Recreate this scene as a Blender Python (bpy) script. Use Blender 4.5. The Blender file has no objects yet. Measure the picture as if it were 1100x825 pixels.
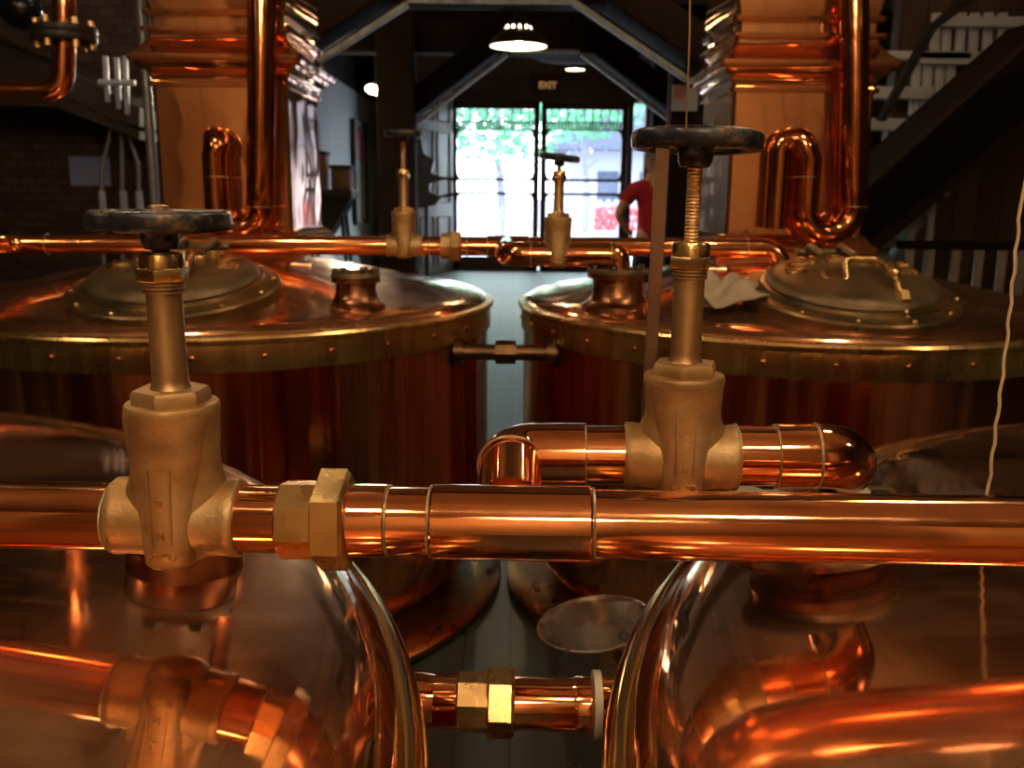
import bpy, bmesh, math, random
from math import sin, cos, pi, radians as R_, atan, sqrt
from mathutils import Vector as V, Matrix as M
random.seed(4)
sc = bpy.context.scene
COL = sc.collection

# ------------------------------------------------------------------ camera
EZ = 1.35                                   # eye height over the floor
FPX = 960.0
TH = atan(205.5 / FPX)
ROLL = 0.010                                # the photo hangs a little clockwise
cam_d = bpy.data.cameras.new('camera'); cam = bpy.data.objects.new('camera', cam_d); COL.objects.link(cam)
cam_d.sensor_width = 36; cam_d.lens = FPX / 1100 * 36
cam.location = (0, 0, EZ); cam.rotation_euler = (M.Rotation(pi / 2 - TH, 3, 'X') @ M.Rotation(ROLL, 3, 'Z')).to_euler()
cam_d.clip_start = 0.02; cam_d.clip_end = 200
cam_d.dof.use_dof = True; cam_d.dof.focus_distance = 0.86; cam_d.dof.aperture_fstop = 9
sc.camera = cam
# ------------------------------------------------------------------ colour, world, sun
vs = sc.view_settings
vs.view_transform = 'Standard'; vs.look = 'None'; vs.gamma = 1; vs.use_curve_mapping = False
vs.exposure = 0.85
sc.cycles.use_denoising = True
sc.cycles.max_bounces = 10; sc.cycles.glossy_bounces = 8; sc.cycles.diffuse_bounces = 4
sc.cycles.sample_clamp_indirect = 8
sc.cycles.caustics_reflective = False; sc.cycles.caustics_refractive = False
w = bpy.data.worlds.new('sky'); sc.world = w; w.use_nodes = True
w.node_tree.nodes['Background'].inputs[0].default_value = (0.80, 0.93, 1.0, 1)
w.node_tree.nodes['Background'].inputs[1].default_value = 4.5
sd = bpy.data.lights.new('sun', 'SUN'); sd.energy = 5; sd.angle = 0.01; sd.color = (1, .96, .9)
so = bpy.data.objects.new('sun', sd); COL.objects.link(so); so.rotation_euler = (R_(42), 0, R_(-28)); so.location = (0, 0, 30)
LAMP_W = 60.0                               # lamps over the front kettles
WARM = (1.0, 0.70, 0.40)

# ------------------------------------------------------------------ pixel helpers: a ray of the photo at a real depth
CT, ST = cos(TH), sin(TH)
def ray(px, py):
    dx, dy = px - 550, py - 412.5; dx, dy = dx + dy * ROLL, dy - dx * ROLL
    u = dx / FPX; q = -dy / FPX
    return V((u, CT + q * ST, -ST + q * CT))
def at(px, py, Y):
    r = ray(px, py); return V((0, 0, EZ)) + r * (Y / r.y)
def atz(px, py, zf):
    return V((0, 0, EZ)) + ray(px, py) * zf

# ------------------------------------------------------------------ materials
def nodes(name):
    m = bpy.data.materials.new(name); m.use_nodes = True
    nt = m.node_tree; return m, nt, nt.nodes, nt.links, nt.nodes['Principled BSDF']
def ramp(n, stops):
    r = n.new('ShaderNodeValToRGB'); e = r.color_ramp.elements
    e[0].position, e[0].color = stops[0][0], (*stops[0][1], 1); e[1].position, e[1].color = stops[-1][0], (*stops[-1][1], 1)
    for p, c in stops[1:-1]:
        k = e.new(p); k.color = (*c, 1)
    return r
def metal(name, c1, c2, rough=(.1, .25), scale=6, metallic=1, bump=0, bscale=20, stretch=(1, 1, 1), aniso=0, axis='X', detail=5, c3=None, spec=.5, arot=0):
    m, nt, n, l, b = nodes(name)
    tc = n.new('ShaderNodeTexCoord'); mp = n.new('ShaderNodeMapping'); mp.inputs['Scale'].default_value = stretch
    l.new(tc.outputs['Object'], mp.inputs[0])
    nz = n.new('ShaderNodeTexNoise'); nz.inputs['Scale'].default_value = scale; nz.inputs['Detail'].default_value = detail; nz.inputs['Roughness'].default_value = .62
    l.new(mp.outputs[0], nz.inputs['Vector'])
    st = [(.32, c1), (.68, c2)] if c3 is None else [(.3, c1), (.52, c2), (.7, c3)]
    rp = ramp(n, st); l.new(nz.outputs[0], rp.inputs[0]); l.new(rp.outputs[0], b.inputs['Base Color'])
    nz2 = n.new('ShaderNodeTexNoise'); nz2.inputs['Scale'].default_value = scale * 2.3; nz2.inputs['Detail'].default_value = 6
    l.new(mp.outputs[0], nz2.inputs['Vector'])
    mr = n.new('ShaderNodeMapRange'); mr.inputs[1].default_value = .3; mr.inputs[2].default_value = .7
    mr.inputs[3].default_value = rough[0]; mr.inputs[4].default_value = rough[1]
    l.new(nz2.outputs[0], mr.inputs[0]); l.new(mr.outputs[0], b.inputs['Roughness'])
    b.inputs['Metallic'].default_value = metallic; b.inputs['Specular IOR Level'].default_value = spec
    if aniso:
        b.inputs['Anisotropic Rotation'].default_value = arot
        b.inputs['Anisotropic'].default_value = aniso
        tg = n.new('ShaderNodeTangent'); tg.direction_type = 'RADIAL'; tg.axis = axis; l.new(tg.outputs[0], b.inputs['Tangent'])
    if bump:
        nb = n.new('ShaderNodeTexNoise'); nb.inputs['Scale'].default_value = bscale; nb.inputs['Detail'].default_value = 2
        l.new(mp.outputs[0], nb.inputs['Vector'])
        bm_ = n.new('ShaderNodeBump'); bm_.inputs['Strength'].default_value = 1; bm_.inputs['Distance'].default_value = bump
        l.new(nb.outputs[0], bm_.inputs['Height']); l.new(bm_.outputs[0], b.inputs['Normal'])
    return m
def patina(m, rough=.42, lo=.15, hi=.55, scale=5, c=(.80, .42, .22), stretch=(1, 1, 1), edge=(.5, .95)):
    """lays a dull worn film over a polished metal; stretched, its streaks imitate reflections"""
    nt = m.node_tree; n, l = nt.nodes, nt.links; b = n['Principled BSDF']; o = n['Material Output']
    d = n.new('ShaderNodeBsdfPrincipled'); d.inputs['Metallic'].default_value = .85; d.inputs['Roughness'].default_value = rough; d.inputs['Base Color'].default_value = (*c, 1)
    tc = n.new('ShaderNodeTexCoord'); nz = n.new('ShaderNodeTexNoise'); nz.inputs['Scale'].default_value = scale; nz.inputs['Detail'].default_value = 9; nz.inputs['Roughness'].default_value = .7
    ms = n.new('ShaderNodeMapping'); ms.inputs['Scale'].default_value = stretch; l.new(tc.outputs['Object'], ms.inputs[0]); l.new(ms.outputs[0], nz.inputs['Vector'])
    sc_ = n.new('ShaderNodeTexNoise'); mp = n.new('ShaderNodeMapping'); mp.inputs['Rotation'].default_value = (0, 0, .7); mp.inputs['Scale'].default_value = (10, 160, 10) if stretch == (1, 1, 1) else (11, 11, .2); l.new(tc.outputs['Object'], mp.inputs[0]); l.new(mp.outputs[0], sc_.inputs['Vector']); sc_.inputs['Scale'].default_value = 1.5
    ad = n.new('ShaderNodeMath'); ad.operation = 'MULTIPLY_ADD'; ad.inputs[1].default_value = .35; l.new(sc_.outputs[0], ad.inputs[0]); l.new(nz.outputs[0], ad.inputs[2])
    mr = n.new('ShaderNodeMapRange'); mr.inputs[1].default_value = edge[0]; mr.inputs[2].default_value = edge[1]; mr.inputs[3].default_value = lo; mr.inputs[4].default_value = hi; l.new(ad.outputs[0], mr.inputs[0])
    x = n.new('ShaderNodeMixShader'); l.new(mr.outputs[0], x.inputs[0]); l.new(b.outputs[0], x.inputs[1]); l.new(d.outputs[0], x.inputs[2]); l.new(x.outputs[0], o.inputs[0])
    return m
def plain(name, c, rough=.6, metallic=0, var=.25, scale=8, stretch=(1, 1, 1), bump=0, spec=.4):
    c1 = tuple(x * (1 - var) for x in c); c2 = tuple(min(1, x * (1 + var)) for x in c)
    return metal(name, c1, c2, (rough * .85, min(1, rough * 1.1)), scale, metallic, bump, scale * 3, stretch, spec=spec)
def emit(name, c, s):
    m, nt, n, l, b = nodes(name)
    b.inputs['Base Color'].default_value = (*c, 1); b.inputs['Emission Color'].default_value = (*c, 1); b.inputs['Emission Strength'].default_value = s
    return m
def brick_mat(name, c1, c2, mortar, scale=5.0):
    m, nt, n, l, b = nodes(name)
    tc = n.new('ShaderNodeTexCoord'); mp = n.new('ShaderNodeMapping'); mp.inputs['Rotation'].default_value = (R_(90), 0, 0)
    l.new(tc.outputs['Object'], mp.inputs[0]); bk = n.new('ShaderNodeTexBrick'); bk.inputs['Scale'].default_value = scale
    bk.inputs['Color1'].default_value = (*c1, 1); bk.inputs['Color2'].default_value = (*c2, 1); bk.inputs['Mortar'].default_value = (*mortar, 1)
    bk.inputs['Mortar Size'].default_value = .02
    l.new(mp.outputs[0], bk.inputs[0]); l.new(bk.outputs[0], b.inputs['Base Color'])
    bp = n.new('ShaderNodeBump'); bp.inputs['Distance'].default_value = .006; l.new(bk.outputs['Fac'], bp.inputs['Height']); bp.invert = True
    l.new(bp.outputs[0], b.inputs['Normal']); b.inputs['Roughness'].default_value = .55
    return m
def plank_mat(name, c1, c2, width=.16, axis=0, rough=.5, gap=.35, scale=3):
    """boards: a saw-tooth of the object coordinate picks the board, a stretched noise gives the grain"""
    m, nt, n, l, b = nodes(name)
    tc = n.new('ShaderNodeTexCoord'); sp = n.new('ShaderNodeSeparateXYZ'); l.new(tc.outputs['Object'], sp.inputs[0])
    dv = n.new('ShaderNodeMath'); dv.operation = 'DIVIDE'; dv.inputs[1].default_value = width; l.new(sp.outputs[axis], dv.inputs[0])
    fl = n.new('ShaderNodeMath'); fl.operation = 'FLOOR'; l.new(dv.outputs[0], fl.inputs[0])
    fr = n.new('ShaderNodeMath'); fr.operation = 'FRACT'; l.new(dv.outputs[0], fr.inputs[0])
    wn = n.new('ShaderNodeTexWhiteNoise'); wn.noise_dimensions = '1D'; l.new(fl.outputs[0], wn.inputs['W'])
    mp = n.new('ShaderNodeMapping'); s = [scale * .6] * 3; s[axis] = scale * 9; mp.inputs['Scale'].default_value = s; l.new(tc.outputs['Object'], mp.inputs[0])
    nz = n.new('ShaderNodeTexNoise'); nz.inputs['Detail'].default_value = 5; nz.inputs['Scale'].default_value = 1.5; l.new(mp.outputs[0], nz.inputs['Vector'])
    ad = n.new('ShaderNodeMath'); ad.operation = 'MULTIPLY_ADD'; ad.inputs[1].default_value = .5; l.new(wn.outputs[0], ad.inputs[0]); l.new(nz.outputs[0], ad.inputs[2])
    rp = ramp(n, [(.3, c1), (.95, c2)]); l.new(ad.outputs[0], rp.inputs[0])
    lt = n.new('ShaderNodeMath'); lt.operation = 'GREATER_THAN'; lt.inputs[1].default_value = .05; l.new(fr.outputs[0], lt.inputs[0])
    mx = n.new('ShaderNodeMix'); mx.data_type = 'RGBA'; l.new(lt.outputs[0], mx.inputs[0])
    mx.inputs[6].default_value = (*[x * gap for x in c1], 1); l.new(rp.outputs[0], mx.inputs[7]); l.new(mx.outputs[2], b.inputs['Base Color'])
    b.inputs['Roughness'].default_value = rough; b.inputs['Specular IOR Level'].default_value = .5 if rough < .7 else .08
    return m

MT = {}
COP1, COP2 = (.78, .27, .095), (.90, .36, .14)
MT['pipe'] = metal('polished_copper_pipe', (.82, .35, .155), (.90, .43, .21), (.06, .15), 9, bump=.0003, bscale=14, aniso=.7, arot=.25)
MT['lid'] = metal('copper_lid', (.66, .30, .15), (.86, .43, .23), (.04, .15), 4, bump=.0022, bscale=3.2, c3=(.92, .50, .29))
MT['lidf'] = metal('worn_copper_lid', (.56, .27, .15), (.80, .42, .23), (.03, .12), 5, bump=.0010, bscale=3.5, c3=(.90, .50, .30), detail=9)
MT['shell'] = metal('copper_shell', (.62, .22, .09), (.84, .36, .16), (.10, .2), 3, bump=.010, bscale=2.6, stretch=(3.2, 3.2, .12))
MT['tower'] = metal('copper_sheet', (.86, .41, .19), (.93, .50, .26), (.02, .07), 3, bump=.005, bscale=2.4)
patina(MT['lid'], .36, .06, .42, 4); patina(MT['lidf'], .40, .01, .25, 5, edge=(.55, .95)); patina(MT['shell'], .30, .0, .80, 2.2, (.80, .33, .14), (1, 1, .05), (.62, .86)); patina(MT['tower'], .35, .06, .22, 3)  # the shell film's vertical streaks stand in for mirrored stripes
MT['brass'] = metal('brass_band', (.66, .44, .16), (.82, .58, .25), (.16, .30), 1.6, detail=2)
patina(MT['brass'], .34, .15, .80, 1.6, (.80, .56, .22), (1, 1, .05), (.58, .82))  # streaked film imitates the stripes mirrored in the band
MT['rolled_brass'] = metal('polished_rolled_brass', (.72, .50, .20), (.86, .64, .30), (.08, .18), 3)
MT['dark_bronze'] = metal('dark_bronze', (.10, .06, .03), (.2, .12, .06), (.3, .45), 20)
MT['bright_brass'] = metal('bright_brass', (.70, .46, .18), (.80, .56, .25), (.22, .34), 12)
MT['bronze'] = metal('cast_bronze', (.30, .17, .065), (.50, .31, .13), (.42, .60), 14, metallic=.8, bump=.0006, bscale=160, c3=(.56, .42, .22))
MT['stem'] = metal('turned_bronze', (.40, .24, .10), (.56, .37, .17), (.32, .48), 12, metallic=.9)
MT['wheel'] = metal('worn_blue_black_paint', (.012, .014, .022), (.03, .033, .045), (.22, .45), 40, metallic=.5, bump=.0006, bscale=120, c3=(.26, .17, .09))
MT['manway'] = metal('dull_bronze_cover', (.11, .08, .043), (.20, .14, .075), (.35, .55), 9, metallic=.75, bump=.0008, bscale=60, c3=(.27, .2, .11))
MT['verdigris'] = metal('verdigris_ring', (.09, .085, .05), (.24, .15, .065), (.25, .45), 7, metallic=.85, c3=(.42, .24, .10))
MT['solder'] = metal('solder_bead', (.42, .36, .24), (.62, .52, .34), (.35, .5), 60, metallic=.8)
MT['steel'] = metal('stainless_steel', (.50, .48, .45), (.62, .6, .56), (.2, .35), 6)
MT['dark_iron'] = plain('dark_iron', (.02, .018, .017), .5, .3)
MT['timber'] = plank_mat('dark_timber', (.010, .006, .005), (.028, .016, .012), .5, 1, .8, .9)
MT['timber_edge'] = plain('pale_timber_edge', (.30, .30, .29), .5, 0, .4, 14)  # paler grey strip set along lower edges of the timbers
MT['ceiling'] = plank_mat('ceiling_boards', (.16, .09, .045), (.30, .18, .095), .2, 0, .6)
MT['backwall'] = plank_mat('pine_boards', (.62, .40, .20), (.80, .56, .32), .22, 0, .5)
MT['darkwall'] = plank_mat('brown_boards', (.16, .075, .03), (.26, .13, .055), .2, 0, .5)
MT['brown_board'] = plain('brown_board', (.10, .055, .038), .6, 0, .2, 4)
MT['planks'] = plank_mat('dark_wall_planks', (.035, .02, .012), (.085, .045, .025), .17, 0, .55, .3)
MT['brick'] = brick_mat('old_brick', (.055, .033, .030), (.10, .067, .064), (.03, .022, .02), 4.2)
MT['floor'] = plank_mat('oiled_floor_boards', (.030, .036, .030), (.06, .068, .058), .14, 0, .48, .5)
MT['white_wood'] = plain('white_paint', (.62, .63, .62), .45, 0, .08, 3)
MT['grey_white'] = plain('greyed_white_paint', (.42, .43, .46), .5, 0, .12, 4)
MT['maroon'] = plain('maroon_paint', (.06, .008, .01), .4, 0, .2)
MT['red_cloth'] = plain('red_cotton', (.36, .012, .022), .85, 0, .15, 20)
MT['black_cloth'] = plain('black_cloth', (.012, .012, .015), .9)
MT['skin'] = plain('skin', (.52, .28, .19), .55, 0, .06)
MT['hair'] = plain('grey_hair', (.35, .33, .30), .7)
MT['cloth'] = plain('cream_rag', (.40, .33, .23), .9, 0, .12, 20, bump=.002)
MT['cord'] = plain('tan_cord', (.62, .45, .26), .8, 0, .1, 80)
MT['tube'] = metal('brown_tube', (.20, .11, .06), (.32, .19, .11), (.4, .55), 10, metallic=.3)
MT['paper'] = plain('blue_white_paper', (.30, .36, .66), .7, 0, .04)
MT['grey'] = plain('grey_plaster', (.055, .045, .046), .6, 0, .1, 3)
MT['cond'] = plain('grey_conduit', (.30, .31, .33), .4, .4, .1)
MT['blue_end'] = plain('pale_blue_fitting', (.50, .58, .75), .4)
MT['foliage'] = plain('green_leaves', (.10, .33, .19), .7, 0, .5, 3)
MT['bark'] = plain('pale_bark', (.15, .16, .22), .8)
MT['roof'] = plain('grey_roof', (.07, .085, .14), .8)
MT['siding'] = plain('white_siding', (.34, .36, .46), .7, 0, .05)
MT['paving'] = plain('pale_paving', (.42, .42, .48), .85, 0, .08)
MT['flowers'] = plain('red_flowers', (.6, .10, .12), .8, 0, .3, 20)
MT['pink'] = plain('pink_print', (.70, .22, .20), .6, 0, .1)
MT['leather'] = plain('brown_leather', (.13, .06, .03), .5, 0, .2)
MT['bulb'] = emit('glowing_bulb', (1, .72, .42), 60)
MT['far_bulb'] = emit('glowing_far_bulb', (1, .86, .62), 40)
MT['exit_glow'] = emit('lit_sign_letters', (1, .55, .2), .12)
MT['trap'] = metal('darkened_copper_tube', (.50, .20, .085), (.68, .29, .13), (.07, .16), 9)  # copper darkened to stand in for dark surroundings mirrored in the tubes
MT['gasket'] = plain('white_gasket', (.6, .52, .40), .8)
MT['lid_neck'] = metal('copper_neck', (.20, .085, .04), (.36, .17, .085), (.22, .38), 6)
MT['dark_bolt'] = plain('dark_bolt', (.05, .045, .04), .4, .6)
MT['rivet'] = metal('copper_rivet', (.55, .2, .08), (.75, .3, .12), (.2, .3), 20)
MT['base_brass'] = metal('dull_base_brass', (.22, .13, .05), (.36, .22, .08), (.25, .4), 5)
MT['elbow'] = metal('copper_elbow', (.76, .31, .135), (.88, .41, .20), (.06, .15), 9)
MT['dark_glass'] = plain('dark_glass', (.01, .012, .018), .08)
MT['tan_wood'] = plain('pale_baluster', (.34, .28, .22), .5)
def glass_mat():
    m, nt, n, l, b = nodes('window_glass')
    o = n['Material Output']; t = n.new('ShaderNodeBsdfTransparent'); g = n.new('ShaderNodeBsdfGlossy'); g.inputs['Roughness'].default_value = .02
    f = n.new('ShaderNodeFresnel'); f.inputs[0].default_value = 1.3; x = n.new('ShaderNodeMixShader')
    l.new(f.outputs[0], x.inputs[0]); l.new(t.outputs[0], x.inputs[1]); l.new(g.outputs[0], x.inputs[2]); l.new(x.outputs[0], o.inputs[0])
    return m
MT['glass'] = glass_mat()

# ------------------------------------------------------------------ mesh builder
def frame(d, up=V((0, 0, 1))):
    d = V(d).normalized()
    if abs(d.dot(up)) > .98: up = V((0, 1, 0))
    x = up.cross(d).normalized(); y = d.cross(x)
    return x, y, d
class MB:
    def __init__(s): s.b = bmesh.new()
    def box(s, c, size, mat=None, bev=0):
        r = bmesh.ops.create_cube(s.b, size=1)['verts']
        for v in r: v.co = V((v.co.x * size[0], v.co.y * size[1], v.co.z * size[2]))
        if bev:
            es = list({e for v in r for e in v.link_edges})
            q = bmesh.ops.bevel(s.b, geom=es, offset=bev, segments=2, affect='EDGES', profile=.6)
            r = list({v for f in q['faces'] for v in f.verts} | {v for v in r if v.is_valid})
        T = M.Translation(c) @ (mat if mat is not None else M.Identity(4))
        for v in r: v.co = T @ v.co
        return s
    def bar(s, a, b, wx, wy, bev=0, up=V((0, 0, 1))):
        a, b = V(a), V(b); x, y, d = frame(b - a, up)
        m = M((x, y, d)).transposed().to_4x4()
        return s.box((a + b) / 2, (wx, wy, (b - a).length), m, bev)
    def lathe(s, prof, segs=48, m=None, f=None, closed=False, ph=0, skip=None):
        """prof = [(r, z)] turned about local z; f(theta) scales the radius"""
        m = m or M.Identity(4); rows = []
        for r, z in prof:
            if r < 1e-6: rows.append([s.b.verts.new(m @ V((0, 0, z)))])
            else: rows.append([s.b.verts.new(m @ V((r * (f(2 * pi * k / segs) if f else 1) * cos(2 * pi * k / segs + ph), r * (f(2 * pi * k / segs) if f else 1) * sin(2 * pi * k / segs + ph), z))) for k in range(segs)])
        pr = list(zip(rows[:-1], rows[1:]))
        if closed: pr.append((rows[-1], rows[0]))
        for i, (a, b) in enumerate(pr):
            for k in range(segs):
                if skip and skip(i, k): continue
                k2 = (k + 1) % segs
                if len(a) == 1 and len(b) == 1: continue
                if len(a) == 1: s.b.faces.new((a[0], b[k2], b[k]))
                elif len(b) == 1: s.b.faces.new((a[k], a[k2], b[0]))
                else: s.b.faces.new((a[k], a[k2], b[k2], b[k]))
        return s
    def axis(s, prof, p, d, segs=48, ph=0, **k):
        """prof = [(distance along d, radius)]"""
        x, y, d = frame(d); m = M((x, y, d)).transposed().to_4x4(); m.translation = V(p)
        return s.lathe([(r, t) for t, r in prof], segs, m, ph=ph, **k)
    def tube(s, pts, r, segs=20, caps=True, closed=False):
        pts = [V(p) for p in pts]; n = len(pts); rad = r if isinstance(r, (list, tuple)) else [r] * n
        x = None; rows = []
        for i, p in enumerate(pts):
            if closed: t = (pts[(i + 1) % n] - pts[i - 1]).normalized()
            else: t = (pts[min(i + 1, n - 1)] - pts[max(i - 1, 0)]).normalized()
            if x is None: x = frame(t)[0]
            else: x = (x - t * x.dot(t)).normalized()
            y = t.cross(x)
            rows.append([s.b.verts.new(p + (x * cos(2 * pi * k / segs) + y * sin(2 * pi * k / segs)) * rad[i]) for k in range(segs)])
        pr = list(zip(rows[:-1], rows[1:])) + ([(rows[-1], rows[0])] if closed else [])
        for a, b in pr:
            for k in range(segs): s.b.faces.new((a[k], a[(k + 1) % segs], b[(k + 1) % segs], b[k]))
        if caps and not closed:
            s.b.faces.new(rows[0][::-1]); s.b.faces.new(rows[-1])
        return s
    def loft(s, secs, n=32, m=None, ex=2.5):
        """secs = [(z, cx, cy, a, b)] super-ellipses stacked along z"""
        m = m or M.Identity(4); rows = []
        sg = lambda v: math.copysign(abs(v) ** (2 / ex), v)
        for z, cx, cy, a, b in secs:
            rows.append([s.b.verts.new(m @ V((cx + a * sg(cos(2 * pi * k / n)), cy + b * sg(sin(2 * pi * k / n)), z))) for k in range(n)])
        for a, b in zip(rows[:-1], rows[1:]):
            for k in range(n): s.b.faces.new((a[k], a[(k + 1) % n], b[(k + 1) % n], b[k]))
        s.b.faces.new(rows[0][::-1]); s.b.faces.new(rows[-1]); return s
    def sphere(s, c, r, u=16, v=10, sc_=(1, 1, 1)):
        q = bmesh.ops.create_uvsphere(s.b, u_segments=u, v_segments=v, radius=r)['verts']
        for x in q: x.co = V((x.co.x * sc_[0], x.co.y * sc_[1], x.co.z * sc_[2])) + V(c)
        return s
    def prism(s, poly, t, m=None):
        """poly in local xz, thickness t along local y"""
        m = m or M.Identity(4)
        a = [s.b.verts.new(m @ V((x, -t / 2, z))) for x, z in poly]; b = [s.b.verts.new(m @ V((x, t / 2, z))) for x, z in poly]
        n = len(poly); s.b.faces.new(a); s.b.faces.new(b[::-1])
        for k in range(n): s.b.faces.new((a[k], b[k], b[(k + 1) % n], a[(k + 1) % n]))
        return s
    def build(s, name, mat, parent=None, world=False, sharp=38, loc=None):
        if world and parent is not None:
            o = V((0, 0, 0)); q = parent
            while q is not None: o += q.location; q = q.parent
            for v in s.b.verts: v.co -= o
        if loc is not None:
            for v in s.b.verts: v.co -= V(loc)
        bmesh.ops.recalc_face_normals(s.b, faces=s.b.faces)
        me = bpy.data.meshes.new(name); s.b.to_mesh(me); s.b.free()
        me.shade_smooth(); me.set_sharp_from_angle(angle=R_(sharp))
        me.materials.append(MT[mat] if isinstance(mat, str) else mat)
        o = bpy.data.objects.new(name, me); COL.objects.link(o)
        if parent is not None: o.parent = parent
        if loc is not None: o.location = loc
        return o
def tag(o, label=None, cat=None, group=None, kind=None):
    for k, v in (('label', label), ('category', cat), ('group', group), ('kind', kind)):
        if v: o[k] = v
    return o
def thing(name, label, cat, loc=(0, 0, 0), rz=0, group=None):
    o = bpy.data.objects.new(name, None); o.empty_display_size = .05; COL.objects.link(o)
    o.location = loc; o.rotation_euler = (0, 0, rz); return tag(o, label, cat, group)
def struct(o): return tag(o, kind='structure')
def text_part(body, size, ext, mat, parent, m, name='raised_lettering', arc=None):
    """lettering turned into a mesh; m places the text plane; arc = (radius, degrees between letters) sets letters round a ring"""
    b = bmesh.new(); items = [(body, M.Identity(4))]
    if arc:
        rad, step = arc; k = len(body); items = []
        for i, ch in enumerate(body):
            a = R_((k - 1) / 2 * step - i * step)
            items.append((ch, M.Rotation(a, 4, 'Z') @ M.Translation((0, rad, 0))))
    for ch, mm in items:
        cu = bpy.data.curves.new('lettering', 'FONT'); cu.body = ch; cu.size = size; cu.extrude = ext; cu.align_x = 'CENTER'; cu.bevel_depth = size * .03; cu.offset = size * .012
        ob = bpy.data.objects.new('lettering', cu); COL.objects.link(ob)
        dg = bpy.context.evaluated_depsgraph_get(); me = bpy.data.meshes.new_from_object(ob.evaluated_get(dg))
        me.transform(m @ mm); b.from_mesh(me); bpy.data.objects.remove(ob); bpy.data.meshes.remove(me); bpy.data.curves.remove(cu)
    me = bpy.data.meshes.new(name); b.to_mesh(me); b.free(); me.materials.append(MT[mat])
    o = bpy.data.objects.new(name, me); COL.objects.link(o); o.parent = parent; return o
def arc_pts(c, r, a0, a1, n, ex, ey):
    return [V(c) + V(ex) * (r * cos(a0 + (a1 - a0) * i / n)) + V(ey) * (r * sin(a0 + (a1 - a0) * i / n)) for i in range(n + 1)]
def rounded(pts, rad, n=8):
    """polyline with its inner corners rounded"""
    pts = [V(p) for p in pts]; out = [pts[0]]
    for a, b, c in zip(pts[:-2], pts[1:-1], pts[2:]):
        r = rad if not isinstance(rad, dict) else rad[len(out)]
        u, v = (a - b).normalized(), (c - b).normalized(); an = u.angle(v); d = min(r / math.tan(an / 2), (a - b).length * .49, (c - b).length * .49)
        p, q = b + u * d, b + v * d
        rr = d * math.tan(an / 2); cen = b + (u + v).normalized() * (rr / sin(an / 2))
        e1 = (p - cen); e2 = (q - cen); tot = e1.angle(e2)
        for i in range(n + 1):
            t = i / n; out.append(cen + (e1 * sin((1 - t) * tot) + e2 * sin(t * tot)) / sin(tot))
    out.append(pts[-1]); return out

# ================================================================== THE ROOM
YB, YF = -2.8, 16.0
o = struct(MB().box((0, (YB + YF) / 2, -.05), (14.4, YF - YB + .4, .1)).build('floor', 'floor'))
o = struct(MB().box((0, (YB + YF) / 2, 3.75), (14.4, YF - YB + .4, .1)).build('ceiling', 'ceiling'))
struct(MB().box((0, YB - .06, 1.85), (14.4, .12, 3.7)).build('wall_back', 'darkwall'))
for n, (x0, x1) in ((4, (-3.35, -2.72)), (5, (1.75, 3.0)), (6, (-1.2, .1))):  # pale panels added out of view for the copper stacks to mirror
    MB().box(((x0 + x1) / 2, YB + .03, 1.55), (x1 - x0, .06, 3.1), None, .006).build('door_%d' % n, 'backwall')['kind'] = 'structure'
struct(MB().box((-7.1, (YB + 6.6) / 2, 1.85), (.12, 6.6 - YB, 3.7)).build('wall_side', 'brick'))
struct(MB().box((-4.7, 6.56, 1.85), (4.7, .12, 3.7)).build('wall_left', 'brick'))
struct(MB().box((7.1, (YB + YF) / 2, 1.85), (.12, YF - YB, 3.7)).build('wall_east', 'planks'))
# white boarded side wall running towards the doors
m = MB(); m.box((-2.42, 11.3, 1.4), (.12, 9.4, 2.8))
struct(m.build('wall_west', plank_mat('white_boards', (.66, .72, .74), (.76, .82, .83), .14, 1, .5, .7)))
struct(MB().box((-2.42, 11.3, 3.24), (.12, 9.4, .9)).build('trim_5', 'timber'))
# front wall in pieces round the openings
dl, dr, dt = at(488, 200, YF).x, at(690, 200, YF).x, at(550, 110, YF).z
w2l, w2r, w2t = at(712, 200, YF).x, at(750, 200, YF).x, at(550, 150, YF).z
m = MB()
m.box((( -2.4 + dl) / 2, YF, dt / 2), (dl + 2.4, .16, dt)); m.box(((dr + w2l) / 2, YF, dt / 2), (w2l - dr, .16, dt))
m.box(((w2l + w2r) / 2, YF, (dt + w2t) / 2), (w2r - w2l, .16, dt - w2t)); m.box(((w2r + 7.1) / 2, YF, dt / 2), (7.1 - w2r, .16, dt))
m.box((2.35, YF, (3.75 + dt) / 2), (9.5, .16, 3.75 - dt))
struct(m.build('wall_front', 'brown_board'))
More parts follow.
